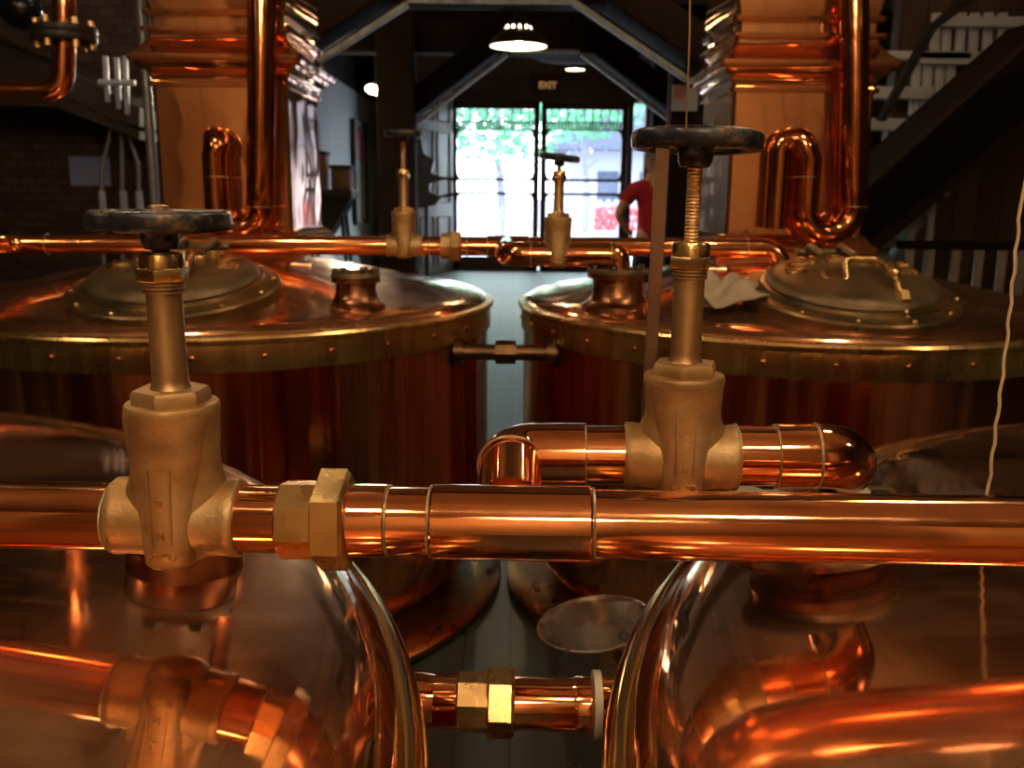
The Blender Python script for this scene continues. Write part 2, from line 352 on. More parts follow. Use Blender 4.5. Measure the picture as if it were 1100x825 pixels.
# double screen doors
def screen_door(n, xl, xr):
    cx = (xl + xr) / 2; rt = bpy.data.objects.new('door_%d' % n, None); COL.objects.link(rt); rt.location = (cx, YF, 0); struct(rt)
    W = xr - xl; m = MB(); t = .10
    for x in (-W / 2 + t / 2, W / 2 - t / 2): m.box((x, 0, dt / 2), (t, .06, dt))
    zs = [at(550, y, YF).z for y in (111, 193, 208)]
    m.box((0, 0, zs[0] - .04), (W, .06, .11)); m.box((0, 0, .12), (W, .06, .24))
    for z in zs[1:]: m.box((0, 0, z), (W, .05, .05))
    m.build('door_frame', 'maroon', rt)
    m = MB(); za, zb, zc = (at(550, y, YF).z for y in (116, 131, 139))
    for z in (zb, zc): m.box((0, 0, z), (W - 2 * t, .03, .025))
    k = 22
    for i in range(k):
        x = -W / 2 + t + (W - 2 * t) * (i + .5) / k; m.lathe([(.014, zc), (.022, (zb + zc) / 2), (.014, zb)], 6, M.Translation((x, 0, 0)))
    for i in range(9):
        x = -W / 2 + t + (W - 2 * t) * (i + .5) / 9; m.box((x, 0, (za + zb) / 2), (.02, .02, za - zb))
    for sx in (-1, 1):
        for z, sg in ((zs[1], 1), (zs[2], -1), (zc, -1)):
            m.prism([(sx * (W / 2 - t), z), (sx * (W / 2 - t - .13), z), (sx * (W / 2 - t - .05), z + sg * .03), (sx * (W / 2 - t - .02), z + sg * .06), (sx * (W / 2 - t), z + sg * .14)], .03)
    m.build('fretwork', 'maroon', rt)
    MB().box((0, .02, (dt + .2) / 2), (W - 2 * t, .006, dt - .3)).build('door_pane', 'glass', rt)
xm1, xm2 = at(571, 200, YF).x, at(588, 200, YF).x
screen_door(1, dl - .05, xm1 + .125); screen_door(2, xm2 - .125, at(672, 200, YF).x)
# narrow lights beside the doors
struct(MB().box((at(675, 200, YF).x, YF, dt / 2), (.09, .10, dt)).build('trim_1', 'maroon'))
for n, (a, b, t) in enumerate(((at(679, 200, YF).x, dr, dt), (w2l, w2r, w2t)), 1):
    MB().box(((a + b) / 2, YF + .02, t / 2), (b - a, .006, t)).build('window_%d' % n, 'glass')['kind'] = 'structure'
# white panelled door standing beside the opening
xa, xb, zt = at(452, 200, YF).x, at(486, 200, YF).x, at(550, 100, YF).z
rt = bpy.data.objects.new('door_3', None); COL.objects.link(rt); rt.location = (dl - .30, YF - .72, 0); rt.rotation_euler = (0, 0, R_(66)); struct(rt)
W = 1.3
MB().box((0, 0, zt / 2), (W, .06, zt), None, .006).build('door_leaf', 'white_wood', rt)
for zc_, h in ((zt * .89, zt * .12), (zt * .58, zt * .38), (zt * .18, zt * .26)):
    for sx in (-1, 1):
        m = MB(); c = V((sx * W * .23, -.036, zc_)); a, b = W * .17, h / 2
        m.tube([c + V((-a, 0, -b)), c + V((a, 0, -b)), c + V((a, 0, b)), c + V((-a, 0, b))], .014, 6, closed=True); m.build('panel_moulding', 'leather', rt)
# timber bents: posts, tie beams and knee braces
def timber(name, n, a, b, wx, wy, up=V((0, 1, 0))):
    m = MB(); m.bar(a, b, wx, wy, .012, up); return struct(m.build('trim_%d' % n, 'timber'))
TN = 10
def post(px0, px1, Y):
    global TN; TN += 1
    a, b = at(px0, 190, Y).x, at(px1, 190, Y).x
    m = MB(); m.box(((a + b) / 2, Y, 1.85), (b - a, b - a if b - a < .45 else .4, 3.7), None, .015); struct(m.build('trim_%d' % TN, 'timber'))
def knee(p, q, Y, wd, edge=True):
    """a brace whose lower edge runs from pixel p to pixel q; the pale chamfer along it is its own strip"""
    global TN; TN += 1
    a, b = at(*p, Y), at(*q, Y); d = (b - a).normalized(); nrm = V((-d.z, 0, d.x));
    if nrm.z < 0: nrm = -nrm
    m = MB(); c0, c1 = a + nrm * wd / 2, b + nrm * wd / 2; m.bar(c0, c1, .22, wd, .02, V((0, 1, 0)) if abs(d.y) < .5 else V((0, 0, 1)))
    br = struct(m.build('trim_%d' % TN, 'timber'))
    if edge:
        m = MB(); m.bar(a - d * 0.02 - V((0, .10, 0)), b - V((0, .10, 0)), .07, .035, .008); e = m.build('pale_chamfer', 'timber_edge', br)
post(409, 447, 9.0); post(697, 722, 10.2); post(715, 745, 6.9)
knee((437, 143), (545, 60), 9.2, .36); knee((722, 134), (624, 60), 9.2, .36)
knee((300, 98), (440, 8), 6.2, .42); knee((742, 92), (612, 4), 6.2, .42)
for Y, x0, x1, y, h in ((9.2, 360, 760, 57, .3), (6.2, 250, 820, 5, .34)):
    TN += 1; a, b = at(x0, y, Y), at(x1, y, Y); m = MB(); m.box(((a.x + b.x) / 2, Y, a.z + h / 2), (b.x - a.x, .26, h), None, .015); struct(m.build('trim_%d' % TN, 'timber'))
    m = MB(); a, b = at(548 if Y > 8 else 440, y, Y), at(622 if Y > 8 else 612, y, Y); m.box(((a.x + b.x) / 2, Y - .13, a.z), (b.x - a.x, .02, .03)); m.build('pale_chamfer', 'timber_edge', bpy.data.objects['trim_%d' % TN])
for y in (2.2, 12.5):
    TN += 1; m = MB(); m.box((0, y, 3.58), (13, .26, .26), None, .015); struct(m.build('trim_%d' % TN, 'timber'))

# ================================================================== LAMPS
def pendant(name, label, p, rad, power, bulb='bulb', tilt=0, holes=True, color=WARM, cat='lamp', group=None, spot=False):
    t = thing(name, label, cat, p, 0, group); k = rad / .21
    prof = [(.21, 0), (.205, .02), (.185, .055), (.15, .085), (.12, .10), (.105, .115), (.10, .135), (.085, .16), (.045, .185), (.03, .21), (.03, .26), (0, .265)]
    m = MB(); m.lathe([(r * k, z * k) for r, z in prof], 40, skip=(lambda i, j: holes and i == 5 and j % 3 == 0))
    o = m.build('lamp_shade', 'shade_metal', t); md = o.modifiers.new('wall', 'SOLIDIFY'); md.thickness = .003
    MB().sphere((0, 0, .055 * k), .034 * k, 16, 10).build('bulb', bulb, t)
    MB().lathe([(r * k * .97, z * k * .985 + .001) for r, z in prof[:9]] + [(0, .184 * k)], 40, skip=(lambda i, j: holes and i == 5 and j % 3 == 0)).build('reflector', 'white_enamel', t)
    top = 3.68 - p[2]
    if not tilt: MB().tube([(0, 0, .25 * k), (0, 0, top)], .008, 8).build('cord', 'dark_iron', t)
    else:
        t.rotation_euler = tilt; ri = t.rotation_euler.to_matrix().inverted()
        MB().tube([(0, 0, .24 * k), ri @ V((0, 0, .5)), ri @ V((0, 0, top))], .01, 8).build('hanger', 'dark_iron', t)
    if power:
        ld = bpy.data.lights.new(name + '_light', 'POINT'); ld.energy = power; ld.color = color; ld.shadow_soft_size = .01 * k
        lo = bpy.data.objects.new(name + '_light', ld); COL.objects.link(lo); lo.parent = t; lo.location = (0, 0, .105 * k)
    return t
MT['shade_metal'] = plain('dark_enamel_shade', (.03, .022, .018), .4, .2)
m_, nt_, n_, l_, b_ = nodes('white_enamel'); b_.inputs['Base Color'].default_value = (.8, .75, .65, 1); MT['white_enamel'] = m_
def hang(px, py, Y, rad): return at(px, py, Y)
t = pendant('pendant_lamp', 'near pendant lamp with a ring of glowing holes above the doors', at(557, 50, 7.0), .215, 14, 'far_bulb')
t = pendant('pendant_lamp', 'smaller far pendant lamp right of the near pendant', at(618, 75, 13.5), .145, 5, 'far_bulb', holes=False)
def globe_lamp(label, p, r, power, color=WARM):
    t = thing('globe_lamp', label, 'lamp', p)
    MB().sphere((0, 0, 0), r, 24, 16).build('glass_globe', 'globe', t)
    MB().lathe([(0, r + .07), (.03, r + .07), (.045, r + .03), (.05, r - .015), (0, r - .015)], 20).build('fitter', 'brass', t)
    MB().tube([(0, 0, r + .06), (0, 0, 3.69 - p[2])], .008, 8).build('rod', 'dark_iron', t)
    ld = bpy.data.lights.new('globe_light', 'POINT'); ld.energy = power; ld.color = color; ld.shadow_soft_size = r
    lo = bpy.data.objects.new('globe_light', ld); COL.objects.link(lo); lo.parent = t
    return t
def globe_mat():
    m, nt, n, l, b = nodes('opal_globe'); o = n['Material Output']
    e = n.new('ShaderNodeEmission'); e.inputs[0].default_value = (1, .74, .46, 1); e.inputs[1].default_value = 22
    l.new(e.outputs[0], o.inputs[0]); return m
MT['globe'] = globe_mat()
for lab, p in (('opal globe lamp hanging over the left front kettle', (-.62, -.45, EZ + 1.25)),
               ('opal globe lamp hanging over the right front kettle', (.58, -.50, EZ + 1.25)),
               ('opal globe lamp hanging nearest the left brick wall', (-2.6, .6, EZ + 1.45)),
               ('opal globe lamp hanging nearest the right stairs', (2.6, .5, EZ + 1.45)),
               ('opal globe lamp over the aisle, left of the two there', (-1.0, 1.75, EZ + 1.4)),
               ('opal globe lamp over the aisle, right of the two there', (1.1, 1.7, EZ + 1.4)),
               ('added opal globe lamp out of view beyond the rear kettles, left stack side', (-1.5, 5.0, EZ + 1.75)),  # rear pair added out of view to put glows in the lids
               ('added opal globe lamp out of view beyond the rear kettles, right stack side', (1.6, 5.0, EZ + 1.75)),
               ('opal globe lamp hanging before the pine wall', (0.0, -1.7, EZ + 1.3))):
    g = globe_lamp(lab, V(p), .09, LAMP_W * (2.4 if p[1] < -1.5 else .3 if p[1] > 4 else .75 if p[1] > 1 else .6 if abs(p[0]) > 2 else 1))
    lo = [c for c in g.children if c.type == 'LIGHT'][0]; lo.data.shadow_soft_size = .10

globe_lamp('added globe lamp, unseen behind the left stack, brightening the white boarded wall', V((-1.86, 7.6, EZ + .95)), .08, 85, (1, .95, .84))  # added lamp, hidden by the stack, to brighten the white wall
# ================================================================== KETTLES
def smooth_prof(ctrl, n=6):
    """Catmull-Rom through (r, z) points"""
    out = []; P = [ctrl[0]] + ctrl + [ctrl[-1]]
    for i in range(1, len(P) - 2):
        for j in range(n):
            t = j / n
            out.append(tuple(.5 * (2 * P[i][k] + (P[i + 1][k] - P[i - 1][k]) * t + (2 * P[i - 1][k] - 5 * P[i][k] + 4 * P[i + 1][k] - P[i + 2][k]) * t * t + (3 * P[i][k] - P[i - 1][k] - 3 * P[i + 1][k] + P[i + 2][k]) * t ** 3) for k in (0, 1)))
    out.append(ctrl[-1]); return out
def interp(prof, r):
    for (a, za), (b, zb) in zip(prof[:-1], prof[1:]):
        if min(a, b) <= r <= max(a, b): return za + (zb - za) * (r - a) / (b - a) if b != a else za
    return prof[-1][1]
def manway(parent, c, tilt, label_rot, rad, mirror=False):
    """ring, cover, lettering, hinge and swing-bolt latch; c in kettle space"""
    mw = bpy.data.objects.new('manway', None); mw.empty_display_size = .05; COL.objects.link(mw); mw.parent = parent; mw.location = c; mw.rotation_euler = tilt
    k = rad / .285
    MB().lathe([(r * k, z) for r, z in [(.285, -.03), (.285, .004), (.28, .010), (.25, .014), (.243, .018), (.240, .026), (.228, .028), (.222, .020), (.2, .02)]], 96).build('manway_ring', 'verdigris', mw)
    MB().lathe([(0, .060), (.08 * k, .0597), (.15 * k, .058), (.190 * k, .0555), (.212 * k, .050), (.226 * k, .040), (.230 * k, .030), (.222 * k, .024), (0, .024)], 96).build('manway_cover', 'manway', mw)
    text_part('VENDOME', .074 * k, .012, 'bright_brass', mw, M.Rotation(label_rot, 4, 'Z') @ M.Translation((0, 0, .052)), arc=(.126 * k, 28))
    # hinge at the far side
    h = MB(); d = V((0, 1, 0)); 
    for sx in (-1, 1): h.tube(rounded([(sx * .045, .262 * k, .0), (sx * .045, .262 * k, .075), (sx * .045, .12 * k, .078)], .03, 5), .010, 10)
    h.tube([(-.075, .262 * k, .05), (.075, .262 * k, .05)], .012, 12); h.build('hinge', 'manway', mw)
    l = MB()
    l.tube(rounded([(-.085, -.01, .068), (-.085, -.045, .052), (-.03, -.045, .052), (-.03, -.0, .100), (.055, -.0, .100), (.075, -.09, .095), (.075, -.12, .054)], .014, 4), .0085, 10)
    l.build('latch_handle', 'bright_brass', mw)
    l = MB(); l.tube([(.06, -.10, .105), (.06, -.235 * k, .012)], .009, 10); l.sphere((.06, -.115, .094), .018); l.axis([(-.014, 0), (-.014, .019), (.014, .019), (.014, 0)], (.06, -.19, .052), V((0, -.6, -.5)), 6); l.axis([(-.01, 0), (-.01, .015), (.01, .015), (.01, 0)], (.1, -.06, .097), V((1, 0, 0)), 12)
    l.build('swing_bolt', 'bright_brass', mw)
    b0 = None
    for i in range(12):
        a = 2 * pi * (i + .5) / 12; m = MB(); m.sphere((0, 0, 0), .007, 8, 6, (1, 1, .8))
        if b0 is None: b0 = m.build('stud', 'bright_brass', mw); q = b0
        else: q = b0.copy(); COL.objects.link(q)
        q.location = (.267 * k * cos(a), .267 * k * sin(a), .012)
    return mw
def port(parent, c, r, h, blind, nb=6, slope=0):
    """flanged neck on the lid; c in kettle space at the lid surface"""
    p = bpy.data.objects.new('blind_flange' if blind else 'inlet_flange', None); COL.objects.link(p); p.parent = parent; p.location = c
    if h < .06:
        MB().lathe([(r * 1.10, -.03), (r * 1.04, .002), (r * 1.0, .008), (r * 1.0, h - .012), (0, h - .012)], 48).build('neck', 'lid_neck', p)
    else: MB().lathe([(r * 1.22, -.03), (r * 1.18, -.002), (r * 1.04, .004), (r * .92, .014), (r * .84, .03), (r * .82, max(.031, h - .026)), (r, max(.032, h - .022)), (r, h - .012), (r * .5, h - .012)], 48).build('neck', 'lid_neck', p)
    MB().lathe([(0, h + .004), (r * .96, h + .004), (r, h), (r, h - .010), (r * .9, h - .012)], 48).build('flange_plate', 'manway', p)
    b0 = None
    for i in range(nb):
        a = 2 * pi * (i + .25) / nb
        if b0 is None:
            m = MB(); m.lathe([(0, .012), (.010, .012), (.0115, .010), (.0115, 0), (0, 0)], 6); b0 = m.build('bolt', 'dark_bolt', p); q = b0
        else: q = b0.copy(); COL.objects.link(q)
        q.location = (r * .80 * cos(a), r * .80 * sin(a), h + .003)
    return p
def kettle(label, cx, cy, R, rim, prof, lidmat, man, ports, arc=(pi, 2 * pi), group=None, rot=0, band=.078, n_riv=32, roll=False):
    """rim = height of the band's top; prof = [(r, height above rim)] of the lid from the edge inwards"""
    K = thing('copper_kettle', label, 'kettle', (cx, cy, 0), 0, group)
    pr = smooth_prof([(r, rim + z) for r, z in prof], 6)
    MB().lathe(pr, 192).build('lid', lidmat, K, sharp=60)
    if roll:
        q = [(R + .004 + .018 * cos(a), rim - .006 + .022 * sin(a)) for a in [pi * .62 - i * pi * 1.2 / 16 for i in range(17)]]
        MB().lathe(q + [(R + .008, rim - .04), (R + .008, rim - band), (R - .01, rim - band)], 192).build('rim_band', 'rolled_brass', K, sharp=60)
    else: MB().lathe([(R - .01, rim + .012), (R + .016, rim + .008), (R + .020, rim + .001), (R + .018, rim - .008), (R + .009, rim - .014), (R + .009, rim - band), (R + .006, rim - band - .004), (R - .01, rim - band - .004)], 192).build('rim_band', 'brass', K)
    base = .02
    MB().lathe([(R, rim - band + .02), (R, .36), (R - .004, .28), (R - .03, .18), (R - .08, .10), (R - .16, .05), (R - .3, .03), (0, .03)], 160).build('shell', 'shell', K, sharp=60)
    MB().lathe([(R - .05, .0), (R + .035, .0), (R + .05, .012), (R + .05, .03), (R + .03, .045), (R - .04, .06), (R - .12, .075)], 128).build('base_ring', 'base_brass', K)
    r0 = None
    for i in range(n_riv):
        a = rot + 2 * pi * i / n_riv
        if not (arc[0] <= a % (2 * pi) <= arc[1]): continue
        if r0 is None: m = MB(); m.sphere((0, 0, 0), .0085, 12, 8, (1, .75, 1)); r0 = m.build('rivet', 'rivet', K); q = r0
        else: q = r0.copy(); COL.objects.link(q)
        q.location = ((R + .009) * cos(a), (R + .009) * sin(a), rim - band * .55); q.rotation_euler = (0, 0, a - pi / 2)
    for (x, y, tilt, lr, rad) in man:
        r = sqrt((x - cx) ** 2 + (y - cy) ** 2); z = interp(pr, r)
        manway(K, (x - cx, y - cy, z + .012), tilt, lr, rad)
    for (x, y, r_, ztop, blind) in ports:
        r = sqrt((x - cx) ** 2 + (y - cy) ** 2); z = interp(pr, r)
        port(K, (x - cx, y - cy, z), r_, ztop - z, blind)
    return K
# rear pair
BR = .868; brim = EZ - .360
bprof = [(BR, 0), (BR - .004, .012), (BR - .022, .026), (BR - .06, .036), (BR - .14, .050), (.57, .082), (.40, .116), (.27, .138), (.12, .147), (0, .149)]
bl_cap = at(382, 294, 2.50); br_fl = at(664, 290, 2.58)
BLX, BRX, BY = -.952, .906, 3.0
KBL = kettle('rear left copper kettle with blank bolted flange on its lid', BLX, BY, BR, brim, bprof, 'lid',
             [(BLX + .03, 2.44, (R_(11), 0, 0), 0, .28)], [(bl_cap.x, 2.50, .068, bl_cap.z, True)])
KBR = kettle('rear right copper kettle with a cream rag lying on its lid', BRX, BY, BR, brim, bprof, 'lid',
             [(BRX + .015, 2.44, (R_(11), 0, 0), 0, .285)], [(br_fl.x, 2.58, .088, br_fl.z, False)], rot=.06)
# front pair, turned the other way round
FR = 1.15; frim = EZ - .473; FX, FY = 1.240, .52
fprof = [(FR, 0), (FR - .006, .035), (FR - .030, .062), (FR - .075, .082), (FR - .15, .094), (.85, .106), (.6, .122), (.35, .134), (.15, .139), (0, .140)]
fl_cap = V((-.335, .86, EZ - .335)); fr_fl = V((.340, .94, EZ - .318))
KFL = kettle('front left copper kettle nearest the camera, its lid mirroring the brass valve', -FX + .012, FY, FR, frim, fprof, 'lidf',
             [(-1.035, 1.20, (R_(-3), 0, 0), pi, .27)], [(fl_cap.x, fl_cap.y, .056, fl_cap.z, True)], arc=(0, 2 * pi), n_riv=40, roll=True)
KFR = kettle('front right copper kettle nearest the camera, under the branch pipe elbow', FX, FY, FR, frim, fprof, 'lidf',
             [(1.035, 1.20, (R_(-3), 0, 0), pi, .27)], [(fr_fl.x, fr_fl.y, .084, fr_fl.z, False)], arc=(0, 2 * pi), n_riv=40, rot=.05, roll=True)

# ================================================================== GATE VALVES
def vz(m, dz=0):
    """stretch the bonnet end of a valve mesh"""
    P = [(.03, .03), (.1085, .1245 - dz), (.1265, .1425 - dz), (.286, .302 - dz), (1, 1.016 - dz)]
    for v in m.b.verts:
        z = v.co.z
        for (a, A), (b, B) in zip(P[:-1], P[1:]):
            if a <= z <= b: v.co.z = A + (B - A) * (z - a) / (b - a); break
    return m
def gate_valve(label, p, d, lift=0.0, wheel_tilt=(0, 0), k=.83, spin=0, dz=0, ws=1.08):
    """p = centre of the pipe bore, d = pipe direction (horizontal-ish), lift = extra stem shown"""
    d = V(d).normalized(); rz = math.atan2(d.y, d.x); ry = -math.asin(d.z)
    t = thing('gate_valve', label, 'valve', p, rz)
    b = MB()
    b.loft([(-.046, 0, 0, .014, .014), (-.044, 0, 0, .024, .024), (-.038, 0, 0, .034, .034), (-.02, 0, 0, .043, .040), (.0, 0, 0, .048, .041), (.02, 0, 0, .052, .041), (.033, 0, 0, .053, .040), (.040, 0, 0, .050, .039), (.050, 0, 0, .046, .039), (.064, 0, 0, .0445, .041), (.080, 0, 0, .0455, .045), (.100, 0, 0, .0460, .046)], 48, ex=2.2)
    mx = M.Rotation(pi / 2, 4, 'Y')
    b.lathe([(.030, -.068), (.0385, -.068), (.0405, -.066), (.0405, -.058), (.0392, -.054), (.040, -.03), (.0415, 0), (.040, .03), (.0392, .054), (.0405, .058), (.0405, .066), (.0385, .068), (.030, .068)], 48, mx)
    body = vz(b, dz).build('valve_body', 'bronze', t, sharp=45)
    r = MB()
    r.loft([(-.043, 0, -.022, .014, .014), (-.041, 0, -.024, .022, .021), (-.036, 0, -.026, .0255, .023), (-.02, 0, -.0255, .0265, .024), (.01, 0, -.0245, .0285, .024), (.04, 0, -.0230, .0325, .0235), (.06, 0, -.0195, .0360, .0255), (.078, 0, -.0145, .0405, .0310), (.094, 0, -.0060, .0440, .0395), (.1035, 0, -.001, .0455, .0450)], 48, ex=2.6)
    vz(r, dz).build('front_rib', 'bronze', body, sharp=50)
    g = MB()
    for x in (-.0105, .0105): g.bar((x, -.0500, -.012), (x * 1.1, -.0452, .066), .0022, .0030, .0006)
    g.bar((-.013, -.0447, .0665), (.013, -.0447, .0665), .0018, .0018)
    g.build('panel_bead', 'stem', body)
    up = M.Rotation(pi / 2, 4, 'X')
    for s, sz, z, y in (('2', .015, .026, -.0480), ('N', .010, -.006, -.0495), ('NIBCO', .0095, -.028, -.0495)):
        text_part(s, sz, .0005, 'bright_brass', body, M.Translation((0, y, z)) @ up)
    bn = MB(); bn.lathe([(.040, .098), (.0468, .098), (.0476, .102), (.0476, .108), (.0462, .111), (.030, .1115)], 64)
    bn.lathe([(.0, .109), (.0395, .109), (.0398, .113), (.0398, .121), (.0375, .1255), (.019, .1265)], 6, ph=spin + R_(12))
    vz(bn, dz).build('bonnet', 'bronze', t, sharp=28)
    st = MB(); st.lathe([(.0215, .125), (.0195, .129), (.0180, .136), (.0176, .222), (.0176, .224)], 40)
    for i in range(3): st.lathe([(.0176, .224 + i * .004), (.0205, .2245 + i * .004), (.0205, .227 + i * .004), (.0176, .228 + i * .004)], 40)
    vz(st, dz).build('bonnet_tube', 'stem', t)
    gl = MB(); gl.lathe([(.016, .236), (.0245, .236), (.026, .239), (.026, .247), (.0245, .250), (.016, .250)], 6, ph=R_(18) + spin)
    gl.lathe([(.021, .249), (.0218, .250), (.0218, .263), (.0205, .2655), (.008, .266), (.0, .266)], 40); vz(gl, dz).build('packing_nut', 'bright_brass', t, sharp=28)
    zt = .302 - dz + lift
    sm = MB(); n = max(2, int((lift + .03) / .004)); sm.lathe([(.0078 if i % 2 else .0088, .275 - dz + (zt - .275 + dz) * i / (2 * n)) for i in range(2 * n + 1)], 24); sm.build('stem', 'stem', t)
    hw = bpy.data.objects.new('handwheel', None); COL.objects.link(hw); hw.parent = t; hw.location = (0, 0, zt); hw.scale = (ws, ws, 1); hw.rotation_euler = (wheel_tilt[0], wheel_tilt[1], spin)
    m = MB(); sg_ = lambda q: math.copysign(abs(q) ** .55, q)
    sec = [(.0535 + .0105 * sg_(cos(2 * pi * i / 20)), .0105 + .0105 * sg_(sin(2 * pi * i / 20))) for i in range(20)]
    m.lathe(sec, 90, f=lambda a: 1 + .014 * cos(5 * a), closed=True); m.build('rim', 'wheel', hw)
    m = MB(); m.lathe([(0, .022), (.010, .022), (.0165, .018), (.0175, .0), (.0165, -.012), (.014, -.018), (0, -.018)], 32); m.build('hub', 'wheel', hw)
    for i in range(5):
        a = 2 * pi * i / 5; m = MB(); m.bar((.012 * cos(a), .012 * sin(a), .004), (.050 * cos(a), .050 * sin(a), .010), .012, .008, .002); m.build('spoke', 'wheel', hw)
    m = MB(); m.lathe([(0, .026), (.006, .026), (.0095, .0245), (.0095, .020), (0, .020)], 6); m.build('wheel_nut', 'stem', hw)
    if abs(k - 1) > 1e-3: t.scale = (k, k, k)
    return t

# ================================================================== FRONT PIPEWORK
HA, HB = atz(0, 552.5, .800), atz(1100, 570.5, .765)
HD = (HB - HA).normalized()
def hp(px):
    """point of the front header seen at picture column px"""
    u = (px - 550) / FPX
    # X = u * zf with zf linear along the header
    fw = V((0, CT, -ST)); e = V((0, 0, EZ)); A = HA - e
    s = (u * A.dot(fw) - A.x) / (HD.x - u * HD.dot(fw)); return HA + HD * s
def hs(px): return hp(550 + (px - 550) / 1.04)   # axis point under a mark seen on the pipe's near side
PR = .0300
HT = thing('copper_pipe', 'long polished copper header pipe crossing in front, with the large brass union nut', 'pipe', hp(550))
def run(a, b, r=PR): MB().axis([(0, 0), (0, r), ((b - a).length, r), ((b - a).length, 0)], a, b - a, 64).build('pipe_length', 'pipe', HT, True)
LEFT_END = HA - HD * .55; RIGHT_END = HB + HD * .5
run(LEFT_END, hs(112)); run(hs(243), hs(300)); run(hs(372), hs(470)); run(hs(632), RIGHT_END)
def axial(a, b, prof, mat, name, par=HT, segs=64, ph=0, sharp=38):
    L = (b - a).length
    return MB().axis([(t * L, r) for t, r in prof], a, b - a, segs, ph).build(name, mat, par, True, sharp)
sl = lambda r: [(0, 0), (0, r * .96), (.012, r), (.988, r), (1, r * .96), (1, 0)]
axial(hs(463), hs(640), sl(PR + .0030), 'pipe', 'tee_fitting')
axial(hs(371), hs(414), [(0, 0), (0, PR), (.04, PR + .0022), (.96, PR + .0022), (1, PR), (1, 0)], 'pipe', 'coupling')
axial(hs(295), hs(338), [(0, 0), (0, .0325), (.06, .0352), (.94, .0352), (1, .033), (1, 0)], 'bright_brass', 'union_tailpiece', segs=8, ph=R_(12), sharp=20)
axial(hs(335), hs(372), [(0, 0), (0, .039), (.10, .0455), (.88, .0455), (1, .041), (1, 0)], 'bright_brass', 'union_nut', segs=6, ph=R_(21), sharp=20)
def bead(p, d, r, par, mat='solder', name='solder_bead'):
    m = MB(); x, y, d = frame(d); n = 48
    m.tube([p + (x * cos(2 * pi * i / n) + y * sin(2 * pi * i / n)) * r for i in range(n)], .0012, 8, closed=True); return m.build(name, mat, par, True)
for px, r in ((109, PR + .001), (248, PR + .001), (415, PR + .0006), (461, PR + .0008), (642, PR + .0008)): bead(hs(px), HD, r, HT)
gate_valve('gate valve on the front header, big and close at left, wheel lowered', hp(195), HD, .0, (0, 0), spin=.3)

# branch pipe behind the header: tee outlet, elbow, valve, elbow, flange
BP = atz(650, 489, .905); BQ = atz(860, 490, .89); BD = (BQ - BP).normalized()
def bpnt(px):
    u = (px - 550) / 1.03 / FPX; fw = V((0, CT, -ST)); e = V((0, 0, EZ)); A = BP - e
    return BP + BD * ((u * A.dot(fw) - A.x) / (BD.x - u * BD.dot(fw)))
BT = thing('copper_pipe', 'short copper branch pipe behind the header, bent at both ends', 'pipe', bpnt(620))
c0 = bpnt(549); tee = hp(549); rb = .034
rs = (c0 - tee).normalized()
el = rounded([tee + rs * .03, c0, bpnt(606)], .048, 12)
MB().tube(el[:-1] + [bpnt(596)], PR, 48).build('riser', 'pipe', BT, True)
pe = [p for p in el[1:-1]]
MB().tube(pe + [bpnt(632)], (PR + .0026), 48).build('elbow', 'elbow', BT, True)
bead(el[1], el[1] - el[0], PR + .0022, BT); 
MB().axis([(0, 0), (0, PR), ((bpnt(690) - bpnt(628)).length, PR), ((bpnt(690) - bpnt(628)).length, 0)], bpnt(628), BD, 64).build('pipe_length', 'pipe', BT, True)
MB().axis([(0, 0), (0, PR), ((bpnt(850) - bpnt(795)).length, PR), ((bpnt(850) - bpnt(795)).length, 0)], bpnt(795), BD, 64).build('pipe_length', 'pipe', BT, True)
ce = bpnt(912); dn = V((fr_fl.x, fr_fl.y, fr_fl.z + .005))
el2 = rounded([bpnt(842), V((fr_fl.x, ce.y, ce.z)), V((fr_fl.x, fr_fl.y - .012, fr_fl.z + .02))], .046, 14)
MB().tube([el2[0]] + el2[1:-1] + [V((fr_fl.x, fr_fl.y, fr_fl.z + .002))], (PR + .0026), 48).build('elbow', 'elbow', BT, True)
for px in (632, 683, 798, 842): bead(bpnt(px), BD, PR + .001 if px in (632, 842) else PR + .0016, BT)
bead(bpnt(886), BD, PR + .0024, BT)
gate_valve('gate valve on the branch pipe right of centre, its stem screwed high', bpnt(737), BD, .082, (R_(-2), R_(1.5)), spin=.1, dz=.026, ws=1.16)
MB().lathe([(.03, 0), (.075, 0), (.078, .003), (.07, .006), (.03, .006)], 40, M.Translation((fr_fl.x - .03, fr_fl.y - .01, fr_fl.z + .004))).build('gasket', 'gasket', BT, True)

# low pipe joining the two front kettles
CP0, CP1 = atz(425, 752, .955), atz(668, 758, .955); CD = (CP1 - CP0).normalized()
CT_ = thing('copper_pipe', 'low copper pipe with a brass union joining the two front kettles', 'pipe', (CP0 + CP1) / 2)
def cp(px):
    u = (px - 550) / FPX; fw = V((0, CT, -ST)); e = V((0, 0, EZ)); A = CP0 - e
    return CP0 + CD * ((u * A.dot(fw) - A.x) / (CD.x - u * CD.dot(fw)))
axial(cp(418), cp(470), [(0, 0), (0, .030), (.5, .030), (.75, .030), (1, .0275), (1, 0)], 'pipe', 'coupling', CT_)
axial(cp(462), cp(678), sl(.0275), 'pipe', 'pipe_length', CT_)
axial(cp(494), cp(528), [(0, 0), (0, .029), (.06, .0315), (.94, .0315), (1, .030), (1, 0)], 'bright_brass', 'union_tailpiece', CT_, 8, R_(22), 20)
axial(cp(526), cp(556), [(0, 0), (0, .032), (.10, .0365), (.88, .0365), (1, .033), (1, 0)], 'bright_brass', 'union_nut', CT_, 6, R_(0), 20)
axial(cp(618), cp(636), [(0, 0), (0, .0278), (.3, .030), (1, .030), (1, 0)], 'pipe', 'coupling', CT_)
